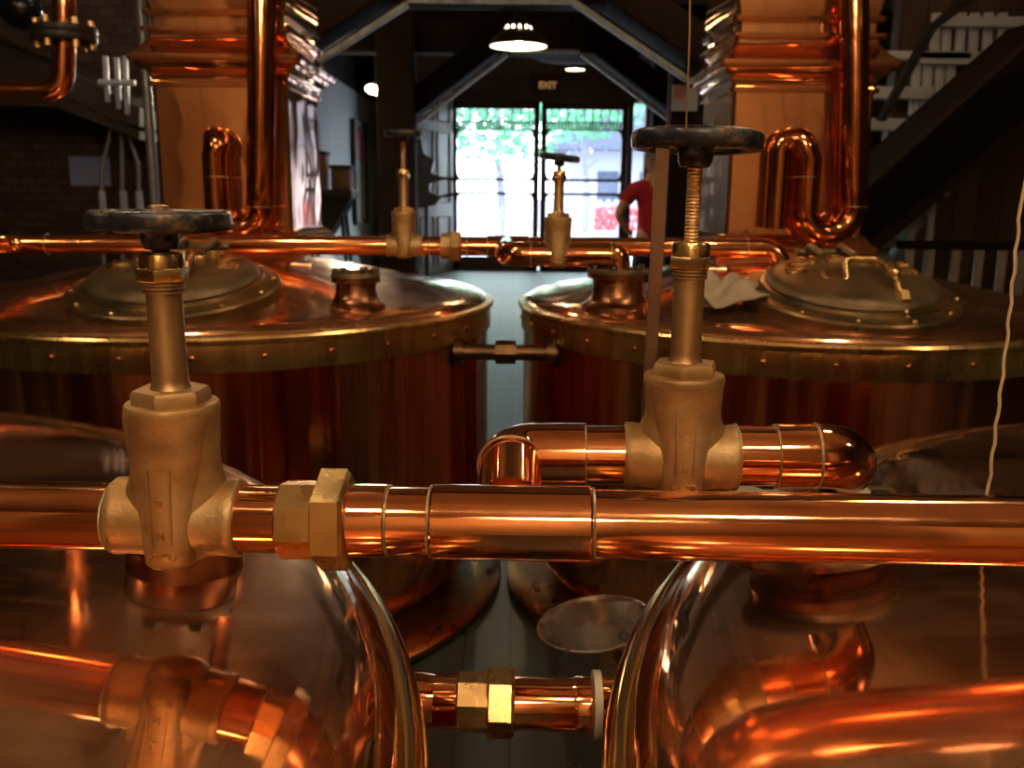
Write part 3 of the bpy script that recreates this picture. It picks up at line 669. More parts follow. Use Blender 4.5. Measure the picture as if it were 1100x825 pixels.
axial(cp(640), cp(648), [(0, 0), (0, .036), (1, .036), (1, 0)], 'gasket', 'gasket_ring', CT_)

# ================================================================== REAR PIPEWORK
RY = 2.78
RA, RB = at(10, 262, RY + .02), at(838, 266, RY + .10); RD = (RB - RA).normalized()
def rp(px):
    u = (px - 550) / FPX; fw = V((0, CT, -ST)); e = V((0, 0, EZ)); A = RA - e
    return RA + RD * ((u * A.dot(fw) - A.x) / (RD.x - u * RD.dot(fw)))
RT_ = thing('copper_pipe', 'thin looking rear header pipe crossing above both rear kettles', 'pipe', rp(440))
rr = .0300
MB().tube(rounded([RA + V((-.02, -.22, -.14)), RA + V((-.02, -.18, 0)) , RA, RA + RD * .3], .06, 8) + [rp(420)], rr, 24).build('pipe_length', 'pipe', RT_, True)
MB().axis([(0, 0), (0, rr), ((rp(535) - rp(445)).length, rr), ((rp(535) - rp(445)).length, 0)], rp(445), RD, 40).build('pipe_length', 'pipe', RT_, True)
MB().tube([rp(535)] + rounded([rp(540), RB, RB + V((.01, -.02, -.12))], .07, 8), rr, 24).build('pipe_length', 'pipe', RT_, True)
axial(rp(472), rp(484), [(0, 0), (0, .037), (.06, .040), (.94, .040), (1, .037), (1, 0)], 'bronze', 'union_tailpiece', RT_, 8)
axial(rp(482), rp(494), [(0, 0), (0, .043), (.1, .0505), (.88, .0505), (1, .045), (1, 0)], 'bronze', 'union_nut', RT_, 6)
axial(rp(522), rp(566), sl(.0335), 'pipe', 'tee_fitting', RT_)
for px in (50, 460, 500, 522, 566, 800): bead(rp(px), RD, rr + .002, RT_)
gate_valve('gate valve on the rear header over the left kettle, stem raised', rp(433), RD, .098, spin=.2)
q0 = rp(543); q1 = V((q0.x, 2.58, EZ - .172)); q2 = V((br_fl.x, 2.58, EZ - .172))
RB2 = thing('copper_pipe', 'rear branch pipe dropping through an elbow onto the right kettle flange', 'pipe', q1)
MB().tube(rounded([q0 + V((0, -.03, -.003)), q1, q2, V((br_fl.x, 2.58, br_fl.z + .002))], .055, 10), .0345, 32).build('pipe_length', 'elbow', RB2, True)
for x in (.07, .30): bead(q1 + V((x, 0, 0)), V((1, 0, 0)), .0355, RB2)
gate_valve('small gate valve on the rear branch pipe, dark wheel against the doors', V((at(599, 273, 2.58).x, 2.58, EZ - .172)), V((1, 0, 0)), .012, (R_(3), R_(6)), spin=.5)
# pipe between the rear shells
xl, xr = at(497, 378, 2.62), at(597, 378, 2.62)
PZ = xl.z; PT = thing('copper_pipe', 'short dark pipe with a coupling joining the rear kettle walls', 'pipe', (-.02, 2.62, PZ))
m = MB(); m.axis([(-.155, 0), (-.155, .024), (.155, .024), (.155, 0)], (-.02, 2.62, PZ), (1, 0, 0), 32); m.build('pipe_length', 'dark_bronze', PT, True)
m = MB(); m.axis([(-.03, .02), (-.03, .036), (.03, .036), (.03, .02)], (-.02, 2.62, PZ), (1, 0, 0), 8); m.build('coupling', 'dark_bronze', PT, True, 20)
for x in (-.14, .135):
    m = MB(); m.axis([(-.012, .02), (-.012, .042), (.012, .042), (.012, .02)], (-.02 + x, 2.62, PZ), (1, 0, 0), 24); m.build('collar', 'dark_bronze', PT, True)

# ================================================================== COPPER STACKS ON THE REAR KETTLES
def rect_loft(m, secs, cx, cy):
    """stack of rectangles with small mitred corners: (z, half width, half depth)"""
    rows = []
    for z, a, b in secs:
        c = .012; pts = [(a - c, -b), (a, -b + c), (a, b - c), (a - c, b), (-a + c, b), (-a, b - c), (-a, -b + c), (-a + c, -b)]
        rows.append([m.b.verts.new((cx + x, cy + y, z)) for x, y in pts])
    for a, b in zip(rows[:-1], rows[1:]):
        for k in range(8): m.b.faces.new((a[k], a[(k + 1) % 8], b[(k + 1) % 8], b[k]))
    m.b.faces.new(rows[0][::-1]); m.b.faces.new(rows[-1])
def stack(label, xl, xr, yf, depth, zb):
    cx, hw, hd = (xl + xr) / 2, (xr - xl) / 2, depth / 2; cy = yf + hd
    S = thing('copper_stack', label, 'stack', (cx, cy, zb))
    z = lambda y: at(550, y, yf).z
    m = MB(); rect_loft(m, [(zb, hw, hd), (z(94), hw, hd)], cx, cy); m.build('column', 'tower', S, True, 25)
    m = MB(); rect_loft(m, [(zb - .02, hw + .05, hd + .05), (zb + .02, hw + .05, hd + .05), (zb + .035, hw + .03, hd + .03), (zb + .06, hw + .012, hd + .012), (zb + .07, hw - .02, hd - .02)], cx, cy); m.build('plinth', 'tower', S, True, 25)
    def P(y, o): return (z(y), hw + o, hd + o)
    sec = [P(97, -.01), P(96, .012), P(92, .014), P(90, .004)] + [P(90 - 12 * t, .004 + .028 * (1 - sqrt(max(0, 1 - t * t)))) for t in (.3, .6, .8, .92, 1)] + [P(77, .036), P(73, .040), P(72, .058), P(66, .064), P(64, .064), P(63, .058)]
    sec += [P(63 - 25 * t, .058 - .055 * sin(t * pi / 2)) for t in (.1, .25, .4, .55, .7, .85, 1)] + [P(37, .022), P(33, .024), P(32, .0)]
    m = MB(); rect_loft(m, sec, cx, cy); m.build('cornice', 'tower', S, True, 30)
    m = MB(); rect_loft(m, [P(34, -.005), P(19, -.005)], cx, cy); m.build('frieze', 'tower', S, True, 25)
    zt = z(20); H = .42
    sec = [(zt, hw + .014, hd + .014), (zt + .016, hw + .018, hd + .018), (zt + .022, hw, hd)] + [(zt + .022 + H * sin(t), (hw) * cos(t) ** .8 + .012, (hd) * cos(t) ** .8 + .012) for t in [i * pi / 2 / 12 for i in range(1, 12)]]
    m = MB(); rect_loft(m, sec, cx, cy); m.build('domed_cap', 'tower', S, True, 30)
    return S, cx, cy, z
TY = 3.22
zl = EZ - .20
S1, c1, _, _ = stack('left copper stack with moulded cornice on the rear left kettle', at(170, 180, TY).x, at(312, 180, TY).x, TY, .50, zl)
S2, c2, _, _ = stack('right copper stack with moulded cornice on the rear right kettle', at(783, 180, TY).x, at(933, 180, TY).x, TY, .50, zl)
def trap(label, xs, xu, xi, ys, yb, yt, yend, dy, rad=.046, r2=.040):
    Y = TY - .085
    p = lambda x, y: at(x, y, Y)
    T = thing('trap_pipe', label, 'pipe', p(xs, 240))
    a = p(xs, -260); b = p(xs - 2, yb); 
    ub = p((xs + xu) / 2, yb + 0); du = (p(xs - 2, yb).x - p(xu, yb).x) / 2; cxu = (p(xs - 2, yb).x + p(xu, yb).x) / 2
    pts = [a, p(xs, 100)] + arc_pts((cxu, Y, ub.z), abs(du), 0, -pi, 14, (math.copysign(1, du), 0, 0), (0, 0, 1))
    top = p(xu, yt); dv = (p(xu, yt).x - p(xi, yt).x) / 2; cxi = (p(xu, yt).x + p(xi, yt).x) / 2
    pts += [V((p(xu, yb).x, Y, top.z - .02))]
    ex = V((p(xu, yt).x - cxi, -dy / 2, 0)); rr_ = ex.length; ex.normalize()
    cc = V((cxi, Y + dy / 2, top.z))
    pts += arc_pts(cc, rr_, 0, pi, 12, ex, (0, 0, 1))
    e = pts[-1]; pts.append(V((e.x, e.y, p(xi, yend).z)))
    n = len(pts); k = 2
    MB().tube(pts, [rad] * 3 + [r2] * (n - 3), 28).build('bent_tube', 'trap', T, True)
    for q, d, r in ((p(xs - 1, 222), V((0, 0, 1)), rad + .001), (V((p(xu, 200).x, Y, p(xu, 190).z)), V((0, 0, 1)), r2 + .001)): bead(q, d, r, T)
    return T
trap('copper pipe with a swan neck bend in front of the left stack', 281, 233, 224, 0, 222, 160, 236, .07)
trap('copper pipe with a swan neck bend in front of the right stack', 918, 866, 841, 0, 225, 163, 246, .03)

# ================================================================== SMALL THINGS NEAR
# steel bucket between the kettles
bk = at(676, 676, 1.72)
B = thing('steel_bucket', 'stainless steel bucket with a wired rim behind the right front kettle', 'bucket', (bk.x, bk.y, 0))
bz = bk.z
m = MB(); m.lathe([(0, .0), (.085, .0), (.092, .006), (.118, bz - .006), (.121, bz), (.116, bz), (.112, bz - .008), (.088, .012), (0, .010)], 64); m.build('pail', 'steel', B)
m = MB(); n = 64; m.tube([(.120 * cos(2 * pi * i / n), .120 * sin(2 * pi * i / n), bz) for i in range(n)], .0035, 8, closed=True); m.build('wired_rim', 'steel', B)
B.rotation_euler = (0, R_(-9), 0); B.location.z = .02
# rag on the rear right lid
rg = MB(); bmg = rg.b; bmesh.ops.create_grid(bmg, x_segments=26, y_segments=18, size=.5)
rc = at(772, 308, 2.45)
lidpr = smooth_prof([(r, brim + z) for r, z in bprof], 6)
for v in bmg.verts:
    x, y = v.co.x, v.co.y
    wob = .026 * (sin(9 * x + 3 * y) + .7 * sin(16 * y - 5 * x + 1) + .5 * sin(23 * x * y + 2)) * .8
    X = rc.x + x * .20 + .012 * sin(11 * y); Yv = rc.y + y * .20 + .012 * sin(9 * x)
    z = interp(lidpr, sqrt((X - BRX) ** 2 + (Yv - BY) ** 2))
    v.co = V((X, Yv, z + .022 + max(0, wob) + .03 * max(0, x + .1)))
o = rg.build('rag', 'cloth', None, loc=(rc.x, rc.y, rc.z)); md = o.modifiers.new('thick', 'SOLIDIFY'); md.thickness = .004
tag(o, 'crumpled cream rag beside the right manway cover', 'rag')
# brown tube hooked on the wheel of the branch valve
ta, tb = atz(712, 158, .80), atz(695, 452, .95)
T = thing('thin_tube', 'thin brown tube leaning from the right handwheel behind its valve', 'tube', tb)
m = MB(); x_, y_, d_ = frame(tb - ta); m.bar(ta, tb, .0125, .007, .002); m.build('flat_tube', 'tube', T, True)
m = MB(); m.tube([tb, tb + (tb - ta).normalized() * .02], .007, 10); m.build('tube_end', 'tube', T, True)
# cords
def cord(label, pts, r, name='hanging_cord', mat='cord', wob=.0012):
    m = MB(); P = []
    for a, b in zip(pts[:-1], pts[1:]):
        for i in range(14): P.append(V(a).lerp(V(b), i / 14) + V((wob * sin(i * 1.9 + V(a).z * 40), 0, 0)))
    P.append(V(pts[-1])); m.tube(P, r, 8); o = m.build(name, mat, None, loc=P[-1]); return tag(o, label, 'cord')
e = at(1061, 560, .88); zc_ = interp(smooth_prof([(r, frim + z) for r, z in fprof], 6), sqrt((e.x - FX) ** 2 + (.88 - FY) ** 2))
cord('thin tan cord hanging at the right edge down to the front right lid', [(.62, .9, 3.68), at(1096, 225, .90), at(1080, 380, .895), at(1061, 530, .885), (e.x - .002, .88, zc_ + .002)], .0017)
cord('thin brass pull cord hanging down to the right handwheel', [at(742, -420, .80), at(741, 30, .80), at(737, 141, .80)], .0009, 'pull_cord', 'stem', 0)

# ================================================================== LEFT BACKGROUND
# overhead pipe with a bolted flange
Y = 3.1
ea = at(68, 99, Y); OP = thing('copper_pipe', 'overhead copper pipe elbow with a bolted flange at top left', 'pipe', ea)
MB().tube(rounded([at(-220, 99, Y), at(68, 99, Y), at(69, 40, Y)], .07, 10), .036, 28).build('pipe_length', 'elbow', OP, True)
MB().tube([at(69, 34, Y), at(68, -200, Y)], .036, 28).build('pipe_length', 'elbow', OP, True)
for y in (41, 33):
    c = at(69, y, Y); MB().lathe([(.03, -.012), (.10, -.012), (.102, -.008), (.102, .008), (.10, .012), (.03, .012)], 40, M.Translation(c)).build('flange_plate', 'dark_iron', OP, True)
for i in range(6):
    a = 2 * pi * (i + .3) / 6; c = at(69, 37, Y) + V((.082 * cos(a), .082 * sin(a), 0))
    MB().lathe([(0, -.045), (.012, -.045), (.012, .045), (0, .045)], 8, M.Translation(c)).build('bolt', 'stem', OP, True)
# stair up the left wall
Y = 5.6
ST_ = thing('staircase', 'dim plastered staircase rising leftward on the brick wall', 'staircase', at(60, 220, Y))
def slab(par, name, pts, Y0, Y1, mat):
    a = [at(x, y, Y0) for x, y in pts]; m = MB(); f = [m.b.verts.new(p) for p in a]; g = [m.b.verts.new(p + V((0, Y1 - Y0, 0))) for p in a]; n = len(a)
    m.b.faces.new(f); m.b.faces.new(g[::-1])
    for k in range(n): m.b.faces.new((f[k], g[k], g[(k + 1) % n], f[(k + 1) % n]))
    return m.build(name, mat, par, par is not None)
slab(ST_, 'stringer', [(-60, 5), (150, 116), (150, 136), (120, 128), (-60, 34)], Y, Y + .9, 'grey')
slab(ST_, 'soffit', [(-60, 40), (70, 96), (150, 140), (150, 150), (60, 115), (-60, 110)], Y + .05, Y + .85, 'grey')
slab(ST_, 'handrail', [(-60, 18), (62, 66), (62, 71), (-60, 25)], Y - .06, Y - .02, 'dark_iron')
for x, y0, y1 in ((113, 60, 96), (125, 62, 103), (134, 60, 109)):
    m = MB(); m.bar(at(x, y0, 5.56), at(x + 3, y1 + 14, 5.56), .026, .026, .004); m.build('baluster', 'blue_end', ST_, True)
m = MB(); m.bar(at(106, 88, 5.53), at(145, 89, 5.53), .034, .03, .004); m.build('rail', 'blue_end', ST_, True)
a, b = at(73, 168, 6.46), at(119, 200, 6.46)
o = MB().box(((a.x + b.x) / 2, 6.47, (a.z + b.z) / 2), (b.x - a.x, .012, a.z - b.z)).build('notice', 'paper', None, loc=((a.x + b.x) / 2, 6.47, (a.z + b.z) / 2)); tag(o, 'pale blue paper notice pinned on the dark brick wall', 'notice')
for i, (lab, pts) in enumerate((('bent grey conduit crossing the paper notice', [(119, 126), (117, 150), (110, 175), (109, 205), (112, 300)]), ('straight grey conduit, middle of three, with a pale blue end', [(130, 136), (131, 170), (131, 205), (132, 300)]), ('grey conduit nearest the left stack, kinked halfway', [(138, 138), (141, 155), (148, 175), (149, 205), (149, 300)]))):
    P = [at(x, y, 5.9) for x, y in pts]; t = thing('conduit', lab, 'conduit', P[-1])
    MB().tube(rounded(P, .12, 6), .013, 10).build('flexible_hose', 'cond', t, True)
    MB().axis([(0, .0), (0, .022), (.12, .024), (.16, .016), (.16, 0)], at(pts[3][0], 205, 5.9), (0, 0, -1), 14).build('end_fitting', 'blue_end', t, True)
for lab, x0, x1 in (('tall grey pipe against the left stack, outer one', 153, 160), ('tall grey pipe against the left stack, inner one', 164, 169)):
    a = at(x0, 30, 4.3); b = at(x1 + 4, 235, 4.3); m = MB(); m.tube([V((a.x, 4.3, 3.69)), V((a.x, 4.3, 0.0))], .022 if x0 < 160 else .014, 14); tag(m.build('riser_pipe', 'cond', None, loc=(a.x, 4.3, 0)), lab, 'pipe')
gl_ = at(22, 8, 5.0); t = thing('glass_float', 'dark round glass globe shining at the top left corner', 'globe', gl_)
MB().sphere((0, 0, 0), .11, 24, 16).build('glass_ball', 'dark_glass', t); MB().tube([(0, 0, .1), (0, 0, 3.69 - gl_.z)], .006, 8).build('hanger', 'dark_iron', t)

# white side room: picture, lamp and display stand
pa = V((-2.35, at(393, 160, 11.6).y, 0))
def side_px(px, py, X=-2.34):
    r = ray(px, py); k = X / r.x; return V((0, 0, EZ)) + r * k
p0, p1 = side_px(378, 130), side_px(391, 130); q0_, q1_ = side_px(378, 240), side_px(391, 240)
PF = thing('framed_board', 'dark framed display board with pink print on the white boarded wall', 'picture', V((-2.33, (p0.y + p1.y) / 2, (p0.z + q0_.z) / 2)))
ya, yb_, za, zb_ = p0.y, p1.y, p0.z, q0_.z
MB().box((-2.345, (ya + yb_) / 2, (za + zb_) / 2), (.02, yb_ - ya, za - zb_)).build('backing_board', 'white_wood', PF, True)
for y, wd in ((ya, .07), (yb_, .07)): MB().box((-2.32, y, (za + zb_) / 2), (.05, wd, za - zb_ + .06), None, .005).build('frame_bar', 'dark_iron', PF, True)
for z in (za, zb_): MB().box((-2.32, (ya + yb_) / 2, z), (.05, yb_ - ya, .06), None, .005).build('frame_bar', 'dark_iron', PF, True)
MB().box((-2.332, (ya + yb_) / 2, za - (za - zb_) * .22), (.008, (yb_ - ya) * .8, (za - zb_) * .3)).build('print', 'pink', PF, True)
sl_p = side_px(402, 95, -1.95); pendant('spot_lamp', 'tilted spot lamp glowing beside the white boarded wall', at(402, 97, 10.3), .105, 240, 'far_bulb', (R_(-26), R_(10), 0), False, (1, .84, .58))
bk_ = at(355, 232, 7.6); STD = thing('display_stand', 'black display stand carrying two brown leather cases before the white wall', 'stand', (bk_.x, 7.6, 0))
zt_ = at(355, 203, 7.6).z
MB().box((0, 0, zt_ - .04), (.42, .36, .07), None, .01).build('stand_top', 'dark_iron', STD)
MB().prism([(-.2, zt_ - .05), (.2, zt_ - .05), (.12, zt_ - .2), (-.02, zt_ - .42), (-.2, zt_ - .52)], .3).build('bracket', 'dark_iron', STD)
for x, y in ((-.17, -.14), (.17, -.14), (-.17, .14), (.17, .14)): MB().bar((x * .6, y * .6, zt_ - .05), (x * 1.15, y, .0), .03, .03, .004).build('leg', 'dark_iron', STD)
for lab, x, wd, h in (('taller brown leather case with dark lid on the black stand', -.09, .15, .28), ('smaller brown leather case at the stand edge', .11, .16, .17)):
    t = thing('leather_case', lab, 'case', (bk_.x + x, 7.6, zt_ - .005)); MB().box((0, 0, h / 2), (wd, .2, h), None, .015).build('case_body', 'leather', t); MB().box((0, 0, h + .012), (wd + .02, .22, .03), None, .006).build('case_lid', 'dark_iron', t)
# dark spinning machine silhouette before the white door
sx = at(452, 200, 12.5); MW = thing('iron_machine', 'black iron machine with a long arm before the white door', 'machine', (sx.x, 12.5, 0))
P = [(440, 152), (452, 150), (455, 165), (466, 172), (463, 186), (478, 192), (462, 197), (461, 206), (474, 212), (468, 220), (452, 224), (440, 220)]
c_ = MB(); pts = [at(x, y, 12.4) for x, y in P]
f = [c_.b.verts.new(p) for p in pts]; g = [c_.b.verts.new(p + V((0, .25, 0))) for p in pts]; n = len(pts)
c_.b.faces.new(f); c_.b.faces.new(g[::-1])
for k in range(n): c_.b.faces.new((f[k], g[k], g[(k + 1) % n], f[(k + 1) % n]))
c_.build('casting', 'dark_iron', MW, True)
for ya_, yb2 in ((191, 193), (212, 208)):
    m = MB(); m.tube(rounded([at(458, ya_ - 4, 12.5), at(470, ya_, 12.5), at(492, yb2, 12.5)], .1, 5), .02, 10); m.build('arm', 'dark_iron', MW, True)
for x in (443, 458): 
    a = at(x, 218, 12.5); m = MB(); m.bar(a, (a.x, 12.5, 0), .06, .06, .005); m.build('leg', 'dark_iron', MW, True)
# exit sign over the doors
a, b = at(569, 80, YF - .1), at(600, 99, YF - .1); ES = thing('exit_sign', 'dim exit sign mounted above the double doors', 'sign', ((a.x + b.x) / 2, YF - .12, (a.z + b.z) / 2))
MB().box((0, 0, 0), (b.x - a.x, .06, a.z - b.z), None, .01).build('sign_case', 'maroon', ES)
text_part('EXIT', .15, .003, 'exit_glow', ES, M.Translation((.06, -.035, -.085)) @ M.Rotation(pi / 2, 4, 'X'), 'sign_letters')
a = at(722, 92, 6.7); b = at(748, 120, 6.7)
PQ = thing('wall_plaque', 'white plaque with a pink corner beside the right stack', 'sign', ((a.x + b.x) / 2, 6.67, (a.z + b.z) / 2))
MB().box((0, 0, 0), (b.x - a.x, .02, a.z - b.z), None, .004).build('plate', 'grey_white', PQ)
MB().box((-(b.x - a.x) * .26, -.012, (a.z - b.z) * .2), ((b.x - a.x) * .4, .004, (a.z - b.z) * .5)).build('pink_panel', 'pink', PQ)
fd = at(612, 62, 11.0); FN = thing('ceiling_drum', 'dark round drum under the ceiling behind the near pendant', 'drum', fd)
MB().lathe([(0, -.05), (.35, -.03), (.52, .05), (.56, .14), (.5, .22), (.2, .28), (.04, .3), (.04, 3.69 - fd.z), (0, 3.69 - fd.z)], 40).build('drum_body', 'timber', FN)

# ================================================================== RIGHT BACKGROUND
Y = 4.9
SR = thing('staircase', 'dark heavy staircase climbing to the upper right edge', 'staircase', at(1000, 240, Y))
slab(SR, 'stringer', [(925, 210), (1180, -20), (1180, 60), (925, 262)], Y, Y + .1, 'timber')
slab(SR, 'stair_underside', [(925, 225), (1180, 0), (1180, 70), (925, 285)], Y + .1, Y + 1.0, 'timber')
slab(SR, 'handrail', [(945, 128), (1000, 26), (1060, -20), (1066, -14), (1006, 32), (952, 130)], Y + .9, Y + .96, 'dark_iron')
UB = thing('balustrade', 'white upper balustrade behind the dark stairs at right', 'balustrade', at(1000, 120, 6.3))
for x0, x1, y, h in ((1008, 1110, 24, 10), (985, 1075, 63, 12), (950, 1040, 60, 8), (935, 1000, 100, 12), (930, 985, 134, 12)):
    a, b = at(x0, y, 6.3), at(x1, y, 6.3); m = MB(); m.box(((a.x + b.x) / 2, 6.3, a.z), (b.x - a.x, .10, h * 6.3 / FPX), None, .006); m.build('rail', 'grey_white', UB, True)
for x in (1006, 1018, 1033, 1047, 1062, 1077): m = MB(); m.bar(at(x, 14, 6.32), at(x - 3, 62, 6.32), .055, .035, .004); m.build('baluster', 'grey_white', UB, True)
for x in (985, 997, 1010, 1022): m = MB(); m.bar(at(x, 66, 6.32), at(x - 4, 124, 6.32), .055, .035, .004); m.build('baluster', 'grey_white', UB, True)
SW = thing('ladder_stair', 'narrow white open stair seen under the dark staircase', 'staircase', at(980, 270, 5.8))
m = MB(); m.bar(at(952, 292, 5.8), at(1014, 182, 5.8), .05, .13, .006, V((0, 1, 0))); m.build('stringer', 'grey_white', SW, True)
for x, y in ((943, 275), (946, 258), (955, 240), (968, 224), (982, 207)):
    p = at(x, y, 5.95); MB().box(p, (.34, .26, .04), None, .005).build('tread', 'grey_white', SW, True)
for x, y in ((948, 256), (961, 233), (978, 213)):
    p = at(x, y, 6.15); MB().box(p, (.26, .02, .13), None, .005).build('riser_board', 'white_wood', SW, True)
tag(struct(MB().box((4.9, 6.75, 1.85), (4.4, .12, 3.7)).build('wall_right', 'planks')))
RL = thing('railing', 'dark topped railing with pale balusters before the plank wall', 'railing', at(1040, 292, 5.4))
a, b = at(965, 263, 5.4), at(1180, 264, 5.4); m = MB(); m.box(((a.x + b.x) / 2, 5.4, a.z), (b.x - a.x, .07, .05), None, .008); m.build('top_rail', 'timber', RL, True)
for x in (978, 1000, 1028, 1053, 1078, 1100, 1124):
    a = at(x, 265, 5.4); m = MB(); m.bar(a, (a.x, a.y, 0), .045, .035, .005); m.build('baluster', 'tan_wood', RL, True)
a = at(1004, 200, 5.6); m = MB(); m.tube([(a.x, 5.6, 0), (a.x, 5.6, a.z)], .022, 12); tag(m.build('stanchion', 'grey_white', None, loc=(a.x, 5.6, 0)), 'slim pale upright post beside the white open stair', 'post')

# ================================================================== PERSON BY THE DOORS
PX = at(701, 230, 8.5); PE = thing('person', 'person in a red shirt and black trousers, hands on hips, by the doors', 'person', (PX.x, 8.5, 0), R_(8))
def skin_obj(name, verts, edges, mat, par, root=0, sub=2):
    me = bpy.data.meshes.new(name); me.from_pydata([v[0] for v in verts], edges, []); o = bpy.data.objects.new(name, me); COL.objects.link(o); o.parent = par
    me.materials.append(MT[mat]); s = o.modifiers.new('skin', 'SKIN'); s.use_smooth_shade = True
    for i, v in enumerate(verts):
        d = me.skin_vertices[0].data[i]; r = v[1]; d.radius = r if isinstance(r, tuple) else (r, r); d.use_root = (i == root)
    u = o.modifiers.new('sub', 'SUBSURF'); u.levels = sub; u.render_levels = sub; return o
Vt = []; Ed = []
def add(p, r, par=None):
    Vt.append((p, r)); i = len(Vt) - 1
    if par is not None: Ed.append((par, i))
    return i
pel = add((0, 0, .96), (.15, .11)); sp1 = add((0, 0, 1.12), (.13, .10), pel); sp2 = add((0, -.01, 1.30), (.155, .11), sp1); sh = add((0, 0, 1.42), (.13, .09), sp2)
nk = add((0, .005, 1.52), .052, sh); hd1 = add((0, .01, 1.60), (.07, .085), nk); hd2 = add((0, .01, 1.70), (.075, .09), hd1); hd3 = add((0, .01, 1.765), (.05, .06), hd2)
nose = add((0, .105, 1.635), .014, hd1)
for s in (-1, 1):
    ear = add((s * .082, .0, 1.635), .016, hd1)
    h = add((s * .09, 0, .90), .085, pel); k = add((s * .11, .02, .50), .058, h); an = add((s * .12, -.01, .09), .042, k); toe = add((s * .13, .14, .04), .038, an)
    a0 = add((s * .18, 0, 1.41), .062, sh); el_ = add((s * .36, -.07, 1.17), .043, a0); wr = add((s * .235, .02, 1.02), .030, el_); pm = add((s * .19, .055, .99), (.034, .020), wr)
    for j, (dx, dz, L) in enumerate(((-.012, .022, .05), (-.014, .008, .06), (-.014, -.008, .055), (-.010, -.022, .042))):
        f1 = add((s * (.19 + dx * 1.6), .055 + .035, .99 + dz), .010, pm); f2 = add((s * (.19 + dx * 2.5), .055 + .035 + L * .5, .985 + dz * 1.1), .008, f1)
    th = add((s * .205, .02, .965), .010, pm); th2 = add((s * .19, -.02, .955), .009, th)
skin_obj('body', Vt, Ed, 'skin', PE, 0, 2)
Vt, Ed = [], []
a = add((0, 0, .88), (.170, .128)); b = add((0, 0, 1.12), (.155, .12), a); c = add((0, -.01, 1.30), (.178, .128), b); d = add((0, 0, 1.425), (.145, .10), c); e_ = add((0, .003, 1.475), (.075, .07), d)
for s in (-1, 1): x = add((s * .185, 0, 1.405), .083, d); y = add((s * .295, -.045, 1.25), .070, x)
skin_obj('shirt', Vt, Ed, 'red_cloth', PE, 0, 2)
Vt, Ed = [], []
a = add((0, 0, 1.0), (.158, .118)); b = add((0, 0, .90), (.165, .125), a)
for s in (-1, 1): h = add((s * .095, 0, .80), .098, b); k = add((s * .112, .02, .48), .075, h); an = add((s * .12, 0, .07), .066, k)
skin_obj('trousers', Vt, Ed, 'black_cloth', PE, 0, 2)
MB().sphere((0, -.005, 1.705), .098, 20, 14, (.9, 1.08, .85)).build('hair', 'hair', PE)
for s in (-1, 1): m = MB(); m.loft([(.0, s * .13, .05, .05, .13), (.05, s * .13, .05, .048, .125), (.085, s * .125, .0, .04, .06)], 20); m.build('shoe', 'black_cloth', PE)
for s in (-1, 1): m = MB(); m.sphere((s * .032, .088, 1.665), .011, 10, 8); m.build('eye', 'dark_iron', PE)
m = MB(); m.tube([(-.025, .098, 1.59), (0, .103, 1.587), (.025, .098, 1.59)], .006, 8); m.build('mouth', 'pink', PE)

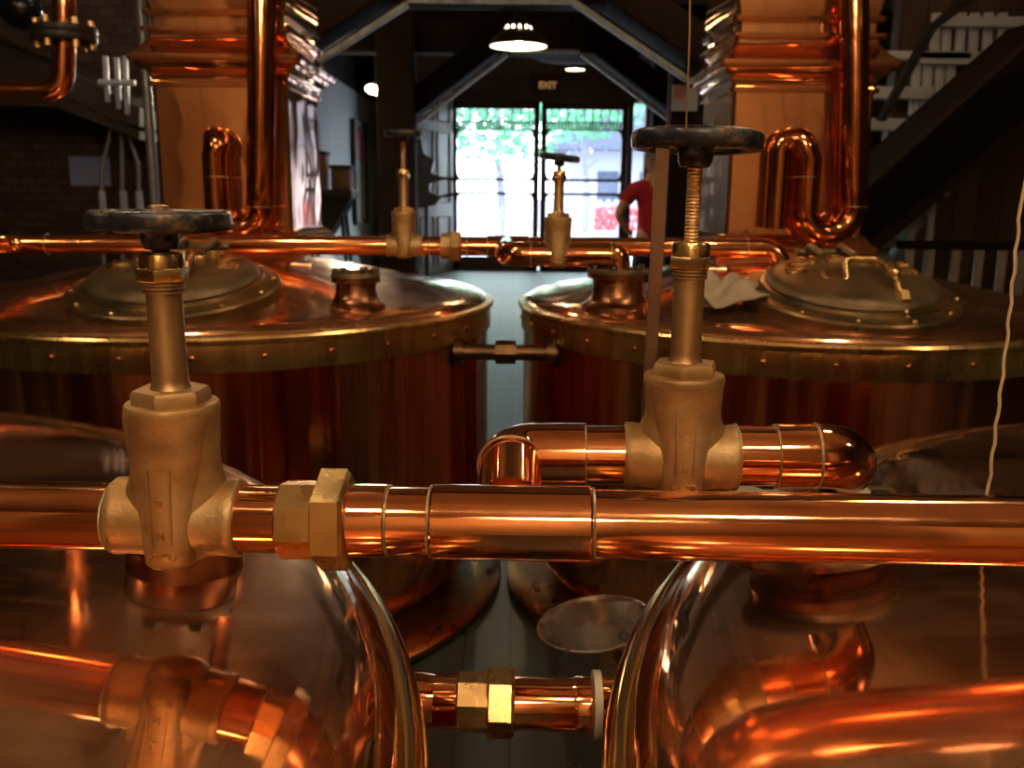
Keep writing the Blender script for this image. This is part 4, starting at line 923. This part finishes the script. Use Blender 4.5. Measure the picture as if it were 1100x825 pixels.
# ================================================================== OUTDOORS
struct(MB().box((0, 45, -.12), (90, 57.6, .1)).build('ground', 'paving'))
def tree(label, x, y, h, r, seed):
    rnd = random.Random(seed); T = thing('tree', label, 'tree', (x, y, -.07))
    m = MB(); m.tube([(0, 0, 0), (.06, 0, h * .3), (-.08, 0, h * .6), (-.05, 0, h)], [.16, .13, .10, .05], 12)
    for i in range(6):
        a = i * 1.05 + rnd.random(); m.tube([(-.05, 0, h * (.45 + .08 * i)), (r * .6 * cos(a), r * .6 * sin(a), h * (.62 + .08 * i))], [.05, .02], 8)
    m.build('trunk', 'bark', T)
    m = MB()
    for i in range(1500):
        a, b = rnd.random() * 2 * pi, math.acos(rnd.uniform(-1, 1)); q = rnd.random() ** .4
        p = V((r * q * sin(b) * cos(a), r * q * sin(b) * sin(a), h + r * .62 * q * cos(b))); s = rnd.uniform(.10, .2)
        mm = M.Rotation(rnd.random() * 6, 4, 'X') @ M.Rotation(rnd.random() * 6, 4, 'Z'); c = [p + mm @ V(v) for v in ((-s, 0, 0), (0, -s * .5, 0), (s, 0, 0), (0, s * .5, .03))]
        m.b.faces.new([m.b.verts.new(v) for v in c])
    m.build('foliage', 'foliage', T); return T
tp = at(537, 200, 27); tree('pale leaning tree outside the left glass door', tp.x, 27, 4.1, 3.0, 1)
tp = at(618, 200, 33); tree('leafy tree outside behind the right glass door', tp.x + .4, 33.5, 4.9, 2.5, 2)
hp0 = at(665, 200, 40); HS = thing('house', 'white house with a grey roof outside the right door', 'house', (hp0.x + 3, 40, -.07))
MB().box((0, 1.5, 1.7), (10.5, 5, 3.4)).build('house_wall', 'siding', HS)
m = MB(); m.prism([(-6.3, 3.2), (6, 3.2), (4.5, 5.6), (-4.0, 5.6)], 7, M.Translation((0, 1.5, 0))); m.build('roof', 'roof', HS)
for x in (-3.6, -1.8): MB().box((x, -1.02, 1.7), (.9, .06, 1.3)).build('house_window', 'roof', HS)
fp = at(672, 225, 30); FLB = thing('flower_bed', 'low red flower bed outside at the right door edge', 'flower bed', (fp.x, 30, -.07))
m = MB()
rnd = random.Random(7)
for i in range(260): m.sphere((rnd.uniform(-1.0, 1.4), rnd.uniform(-.5, .5), rnd.uniform(.2, 1.0)), rnd.uniform(.05, .1), 6, 4)
m.build('blossoms', 'flowers', FLB)['kind'] = 'stuff'; MB().box((.2, 0, .12), (2.6, 1.2, .24), None, .03).build('border', 'siding', FLB)
fnp = at(600, 215, 35); FE = thing('picket_fence', 'pale picket fence outside beyond the doors', 'fence', (fnp.x, 35, -.07))
q0 = MB().prism([(-.1, 0), (.1, 0), (.1, 1.12), (0, 1.22), (-.1, 1.12)], .04).build('picket', 'siding', FE)
q0.location = (-6.5, 0, 0)
for i in range(1, 44):
    q = q0.copy(); COL.objects.link(q); q.location = (-6.5 + i * .3, 0, 0)
for z in (.3, .95): MB().box((0, .04, z), (13.2, .04, .1)).build('fence_rail', 'siding', FE)
